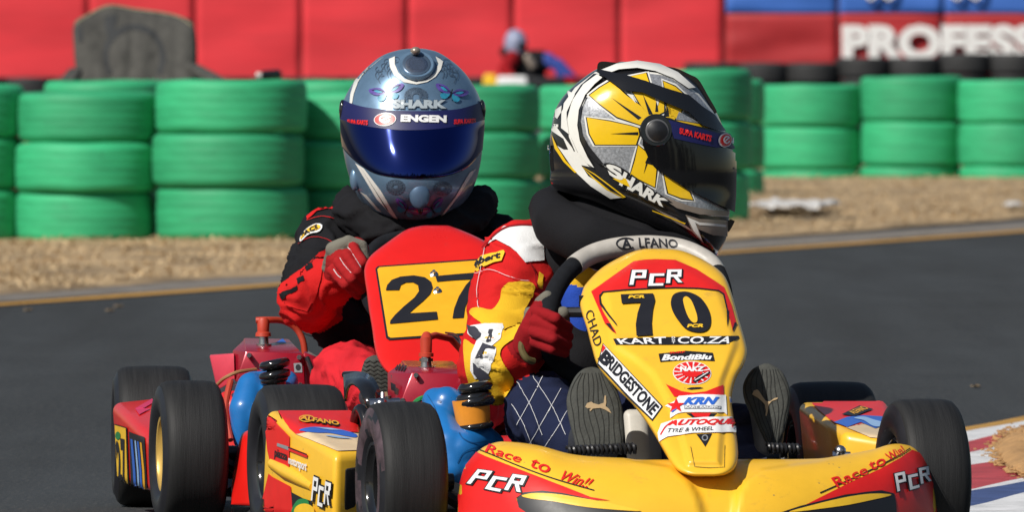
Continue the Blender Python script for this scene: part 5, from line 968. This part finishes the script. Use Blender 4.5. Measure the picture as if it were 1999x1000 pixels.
s2 = from_bm('shoe_sole', Rows([(728, 694), (714, 702), (706, 722), (703, 750), (710, 790), (716, 806)], [(744, 694), (758, 702), (767, 722), (768, 750), (764, 790), (758, 806)], 21.42, .014, .014, 3, 3).mesh(24, 30), SOLE, p2, auto=60)
d = Decal(s2, 4, .0008); GR = mat('sole_groove', (.018, .019, .017), .9)
for k in range(11): y = 706 + k * 8; d.line([(708 + j * 7, y + (3 if j % 2 else -1)) for j in range(9)], 2, GR, 1, False)
d.poly([(735, 768), (755, 765), (758, 778), (738, 782)], S_TAN, lay=2); d.build('tread', s2)
capsule_body('shoe', [S((735, 735, 21.49, .028), (737, 780, 21.49, .028)), S((737, 780, 21.49, .028), (735, 770, 21.55, .036))], mat('shoe_upper', (.03, .032, .04), .6), p2, .006, 4, .001)
# helmet of 27
Z = z_h27
R27 = Rows([(806, 94), (775, 98), (740, 112), (700, 148), (676, 184), (666, 215), (665, 252), (671, 300), (683, 348), (704, 392), (738, 423), (778, 436), (805, 438)], [(818, 94), (835, 96), (860, 104), (896, 130), (922, 162), (940, 200), (945, 235), (944, 262), (937, 324), (921, 374), (896, 408), (860, 430), (825, 438), (815, 438)], 22.08, lambda y: .125 + .075 * sstep(170, 400, y), .165, 2.15, 2.7)
h27 = from_bm('helmet', R27.mesh(80, 80), HSTL, p2, auto=80)
d = Decal(h27, 6, .0006, .02)
d.poly(Z([(250, 108), (180, 170), (130, 250), (112, 310), (108, 352), (120, 358), (128, 310), (150, 250), (200, 170), (262, 112)]), HWHT, lay=1)
d.poly(Z([(300, 140), (328, 128), (328, 165), (345, 205), (375, 235), (432, 252), (480, 240), (520, 208), (538, 165), (524, 128), (545, 140), (560, 152), (550, 190), (525, 225), (485, 250), (432, 262), (370, 252), (325, 220), (305, 180)]), HWHT, lay=2)
d.poly(Z([(135, 645), (178, 672), (260, 780), (342, 918), (320, 908), (240, 820)]), HWHT, lay=1); d.poly(Z([(160, 785), (190, 800), (262, 882), (240, 876)]), HWHT, lay=1); d.poly(Z([(690, 690), (722, 672), (640, 800), (560, 905), (548, 905), (620, 810)]), HWHT, lay=1); d.poly(Z([(160, 660), (172, 680), (300, 880), (290, 872)]), HBLK, lay=2)
for cx, cy, r0, n in ((430, 320, 60, 22), (330, 760, 48, 16), (560, 770, 48, 16)):
    for k in range(n):
        a = k * 2 * math.pi / n; ry = .75
        if math.sin(a) > .35 and cy == 320: continue
        f = lambda rr, da: (cx + rr * math.cos(a + da), cy + rr * ry * math.sin(a + da)); d.ring(Z([f(r0 * .62, 0)])[0], r0 * .14, r0 * .11, 1.1, HFAN, lay=1, n=10); d.line(Z([f(r0 * .25, 0), f(r0, .0)]), 1.0, HFAN, 1, False)
for sx, cx in ((-1, 270), (1, 600)):
    for k in range(7):
        x, y = cx + sx * (-k * 14 + 20), 190 + 25 * math.sin(k * 1.7) - k * 5; d.ring(Z([(x, y)])[0], 7, 6, 1.2, HFAN, 40 * k, 40 * k + 250, lay=1, n=12); d.line(Z([(x, y), (x + sx * 16, y + 24), (x + sx * 8, y + 48)]), 1.3, HFAN, 1)
for (bx, by, sx, sc_, rot) in ((292, 305, 1, 1, -.18), (598, 308, -1, .95, .25), (385, 868, 1, .8, .5), (508, 868, -1, .8, -.5)):
    def W(pts): return Z([(bx + sc_ * (x * math.cos(rot) - y * math.sin(rot)), by + sc_ * (x * math.sin(rot) + y * math.cos(rot))) for x, y in pts])
    for s in (-1, 1):
        d.poly(W([(s * 4, -2), (s * 30, -30), (s * 78, -34), (s * 84, -20), (s * 60, 0), (s * 20, 6)]), HPUR, True, lay=3); d.poly(W([(s * 4, 2), (s * 30, 4), (s * 52, 16), (s * 40, 34), (s * 18, 30)]), HTUR, True, lay=3)
        d.line(W([(s * 4, -2), (s * 34, -20), (s * 70, -26)]), 1, HBLK, 4); d.poly(W([(s * 20, -8), (s * 45, -22), (s * 60, -20), (s * 40, -6)]), HTUR, True, lay=4)
    d.line(W([(0, -22), (0, 26)]), 2, HBLK, 5)
d.text('SHARK', *Z([(318, 338), (578, 340), (576, 382), (316, 382)]), mat('helmet_pale_letters', (.36, .42, .46), .35, coat=.3), .06, 0, HFAN, .05, lay=3); d.build('helmet_graphics', h27)
def patch(Rw, up, lo, grow, nu=70, nv=24, umax=.995, off=.0):
    V = []; Fc = []; C = Vector((0, 0, 0)); cnt = P(805, 262, 22.08)
    ux = np.array([p[0] for p in up]); uy = np.array([p[1] for p in up]); lx = np.array([p[0] for p in lo]); ly = np.array([p[1] for p in lo])
    for j in range(nv + 1):
        for i in range(nu + 1):
            u = -math.cos(math.pi * i / nu) * umax; px = 805 + u * 139; y = float(np.interp(px, ux, uy)) * (1 - j / nv) + float(np.interp(px, lx, ly)) * j / nv
            p = Rw.pt(u, y); V.append(cnt + (p - cnt) * grow)
    for j in range(nv):
        for i in range(nu): a = j * (nu + 1) + i; Fc.append((a, a + nu + 1, a + nu + 2, a + 1))
    return V, Fc
up = catmull([(660, 192), (690, 204), (730, 212), (800, 217), (880, 215), (920, 207), (950, 196)], 6); lo = catmull([(660, 275), (675, 300), (695, 320), (722, 337), (760, 345), (800, 348), (840, 347), (880, 342), (915, 328), (935, 305), (950, 280)], 6)
V, Fc = patch(R27, up, lo, 1.008); vz = raw('visor', V, Fc, VIS, h27); mo = vz.modifiers.new('s', 'SOLIDIFY'); mo.thickness = .001; mo.offset = 0
mid = catmull([(660, 230), (700, 243), (760, 252), (800, 254), (850, 252), (905, 244), (950, 232)], 6)
V, Fc = patch(R27, up, mid, 1.017); st = raw('visor_strip', V, Fc, NAVY, h27)
d = Decal(st, 6, .0007, .02); c1 = Z([(280, 433)])[0]; d.ell(c1, 21.5, 13, S_WHT, -.1, 1); d.ell(c1, 20, 11.5, S_RED, -.1, 2); d.ring(c1, 11, 8, 3.2, S_WHT, 10, 320, lay=3); d.line([(c1[0] - 8, c1[1] + 3), (c1[0] + 3, c1[1] - 1), (c1[0] + 11, c1[1] - 5)], 3, S_WHT, 3)
d.text('ENGEN', *Z([(357, 410), (578, 414), (577, 450), (355, 446)]), S_WHT, .06, lay=2); d.text('SUPA KARTS', *Z([(98, 432), (198, 438), (198, 462), (98, 452)]), S_RED, .05, .1, lay=2); d.text('SUPA KARTS', *Z([(612, 434), (718, 428), (718, 450), (612, 458)]), S_RED, .05, .1, lay=2); d.build('lettering', st)
bv = Decal(h27, 9).bvh
a = disc_on(h27, 813, 128, bv, .034, .010, HSTL, 'air_vent', 0, -.004); disc_on(h27, 813, 129, bv, .0265, .003, mat('vent_ring', (.08, .12, .18), .3, metal=.4), 'air_vent', 0, .0045); disc_on(h27, 813, 131, bv, .021, .002, mat('vent_mesh', (.02, .035, .07), .5, nscale=400, nvar=.6), 'air_vent', 0, .0065)
bm = bmesh.new(); sphere(bm, P(811, 99, 21.99), .010, 2, (1, 1, .8)); from_bm('air_vent', bm, HBRZ, h27)
def blob_on(par, px, py, bv, rx, rz, dep, m, name):
    o = Vector((0, 0, H)); h = bv.ray_cast(o, (P(px, py, 20) - o).normalized()); bm = bmesh.new(); sphere(bm, h[0], 1, 3, (rx, dep, rz)); return from_bm(name, bm, m, par)
blob_on(h27, 819, 381, bv, .019, .027, .010, mat('chin_vent_blue', (.09, .15, .24), .35, metal=.4, coat=.3), 'chin_vent'); blob_on(h27, 820, 386, bv, .0125, .018, .013, mat('vent_purple', (.06, .09, .19), .35, coat=.3, nscale=80, nvar=.5), 'chin_vent'); blob_on(h27, 821, 409, bv, .005, .009, .012, HBLK, 'chin_vent'); blob_on(h27, 693, 350, bv, .010, .022, .010, HSTL, 'chin_vent')
blob_on(h27, 941, 215, bv, .007, .02, .012, HBLK, 'visor_pivot'); blob_on(h27, 668, 215, bv, .006, .02, .012, HBLK, 'visor_pivot')

# ================================================================== far kart beyond the barrier
D = 109.0; OF = Vector((P(1025, 0, D).x, D, 0)); KF = T(OF, R_(-68))       # seen from its side, heading left
kf = thing('go_kart', 'small distant blurred kart with yellow and white side beyond the green tyres', 'kart', OF, R_(-68))
zo = Matrix.Translation((0, 0, .12))
for x, y, R in ((-.42, -.1, .13), (.42, -.1, .13), (-.46, .93, .14), (.46, .93, .14)): wheel(kf, KF @ zo, x, y, 0, .13, R, BLKP)
def FB(px0, px1, y0, y1, d0, d1, m, name, sl=0, par=kf):
    bm = bmesh.new(); hull8(bm, [P(px0, y1, D + d0), P(px1, y1, D + d0), P(px1, y1, D + d1), P(px0, y1, D + d1), P(px0 + sl, y0, D + d0), P(px1 - sl, y0, D + d0), P(px1 - sl, y0, D + d1), P(px0 + sl, y0, D + d1)], .02); return from_bm(name, bm, m, par)
FB(941, 972, 144, 176, -.5, -.1, S_YEL, 'nose_cone', 4); FB(968, 1032, 148, 178, -.55, -.2, S_WHT, 'side_pod', 4); FB(1030, 1110, 150, 190, -.3, .4, BLKM, 'engine'); FB(1095, 1130, 148, 180, -.3, .3, C_DRED, 'rear_bumper', 3)
bm = bmesh.new(); hull8(bm, [P(1062, 125, D - .2), P(1110, 155, D - .2), P(1110, 155, D + .2), P(1062, 125, D + .2), P(1060, 102, D - .18), P(1080, 104, D - .18), P(1080, 104, D + .18), P(1060, 102, D + .18)], .03); hull8(bm, [P(1085, 150, D - .2), P(1135, 160, D - .2), P(1135, 160, D + .2), P(1085, 150, D + .2), P(1080, 112, D - .18), P(1092, 110, D - .18), P(1130, 150, D + .18), P(1085, 115, D + .18)], .03); from_bm('rear_bodywork', bm, mat('far_blue', (.02, .05, .28), .6), kf)
pf = thing('person', 'distant blurred driver in grey blue helmet and red and black suit', 'person', OF + Vector((-.1, 0, 0)))
capsule_body('body', [S((1040, 160, D, .14), (1010, 120, D, .13), 0), S((1010, 120, D, .10), (1008, 105, D, .07), 0), S((1000, 112, D - .15, .07), (985, 135, D - .3, .06), 1), S((985, 135, D - .3, .055), (1000, 150, D - .35, .04), 1), S((1030, 118, D, .10), (1055, 120, D, .11), 0), S((985, 100, D, .05), (1000, 112, D, .07), 0), S((1030, 112, D - .2, .04), (1040, 128, D - .2, .04), 2)], [C_BLK, C_DRED, HBRZ], pf, .015, 4, 0)
hf = from_bm('helmet', Rows([(1004, 56), (992, 62), (985, 78), (986, 96), (996, 110), (1010, 116)], [(1008, 56), (1020, 62), (1028, 76), (1028, 92), (1022, 108), (1014, 116)], D, .13, .13, 2.2, 2.4).mesh(24, 24), mat('far_helmet', (.26, .29, .42), .4), pf, auto=80)
d = Decal(hf, 8, .004, .05); d.poly([(1006, 84), (1028, 84), (1028, 98), (1012, 96)], VIS2, lay=1); d.build('visor', hf)

# ------------------------------------------------------------------ trees behind the photographer, mirrored in visor and paint
TRE = mat('far_foliage', (.035, .05, .022), .9, nscale=.8, nvar=.5); rt = random.Random(4); bm = bmesh.new()
for k in range(46):
    x = -60 + k * 2.6 + rt.uniform(-1.5, 1.5); y = -30 + rt.uniform(-4, 4); hh = rt.uniform(2, 11.5)
    for j in range(16): f = rt.random(); sphere(bm, (x + rt.uniform(-1, 1) * (2.2 - 1.6 * f), y + rt.uniform(-1, 1), .6 + hh * f), rt.uniform(.5, 1.3) * (1.3 - f * .7), 1, (1, 1, 1.2))
tag(from_bm('far_trees', bm, TRE, None, False, None), kind='stuff')
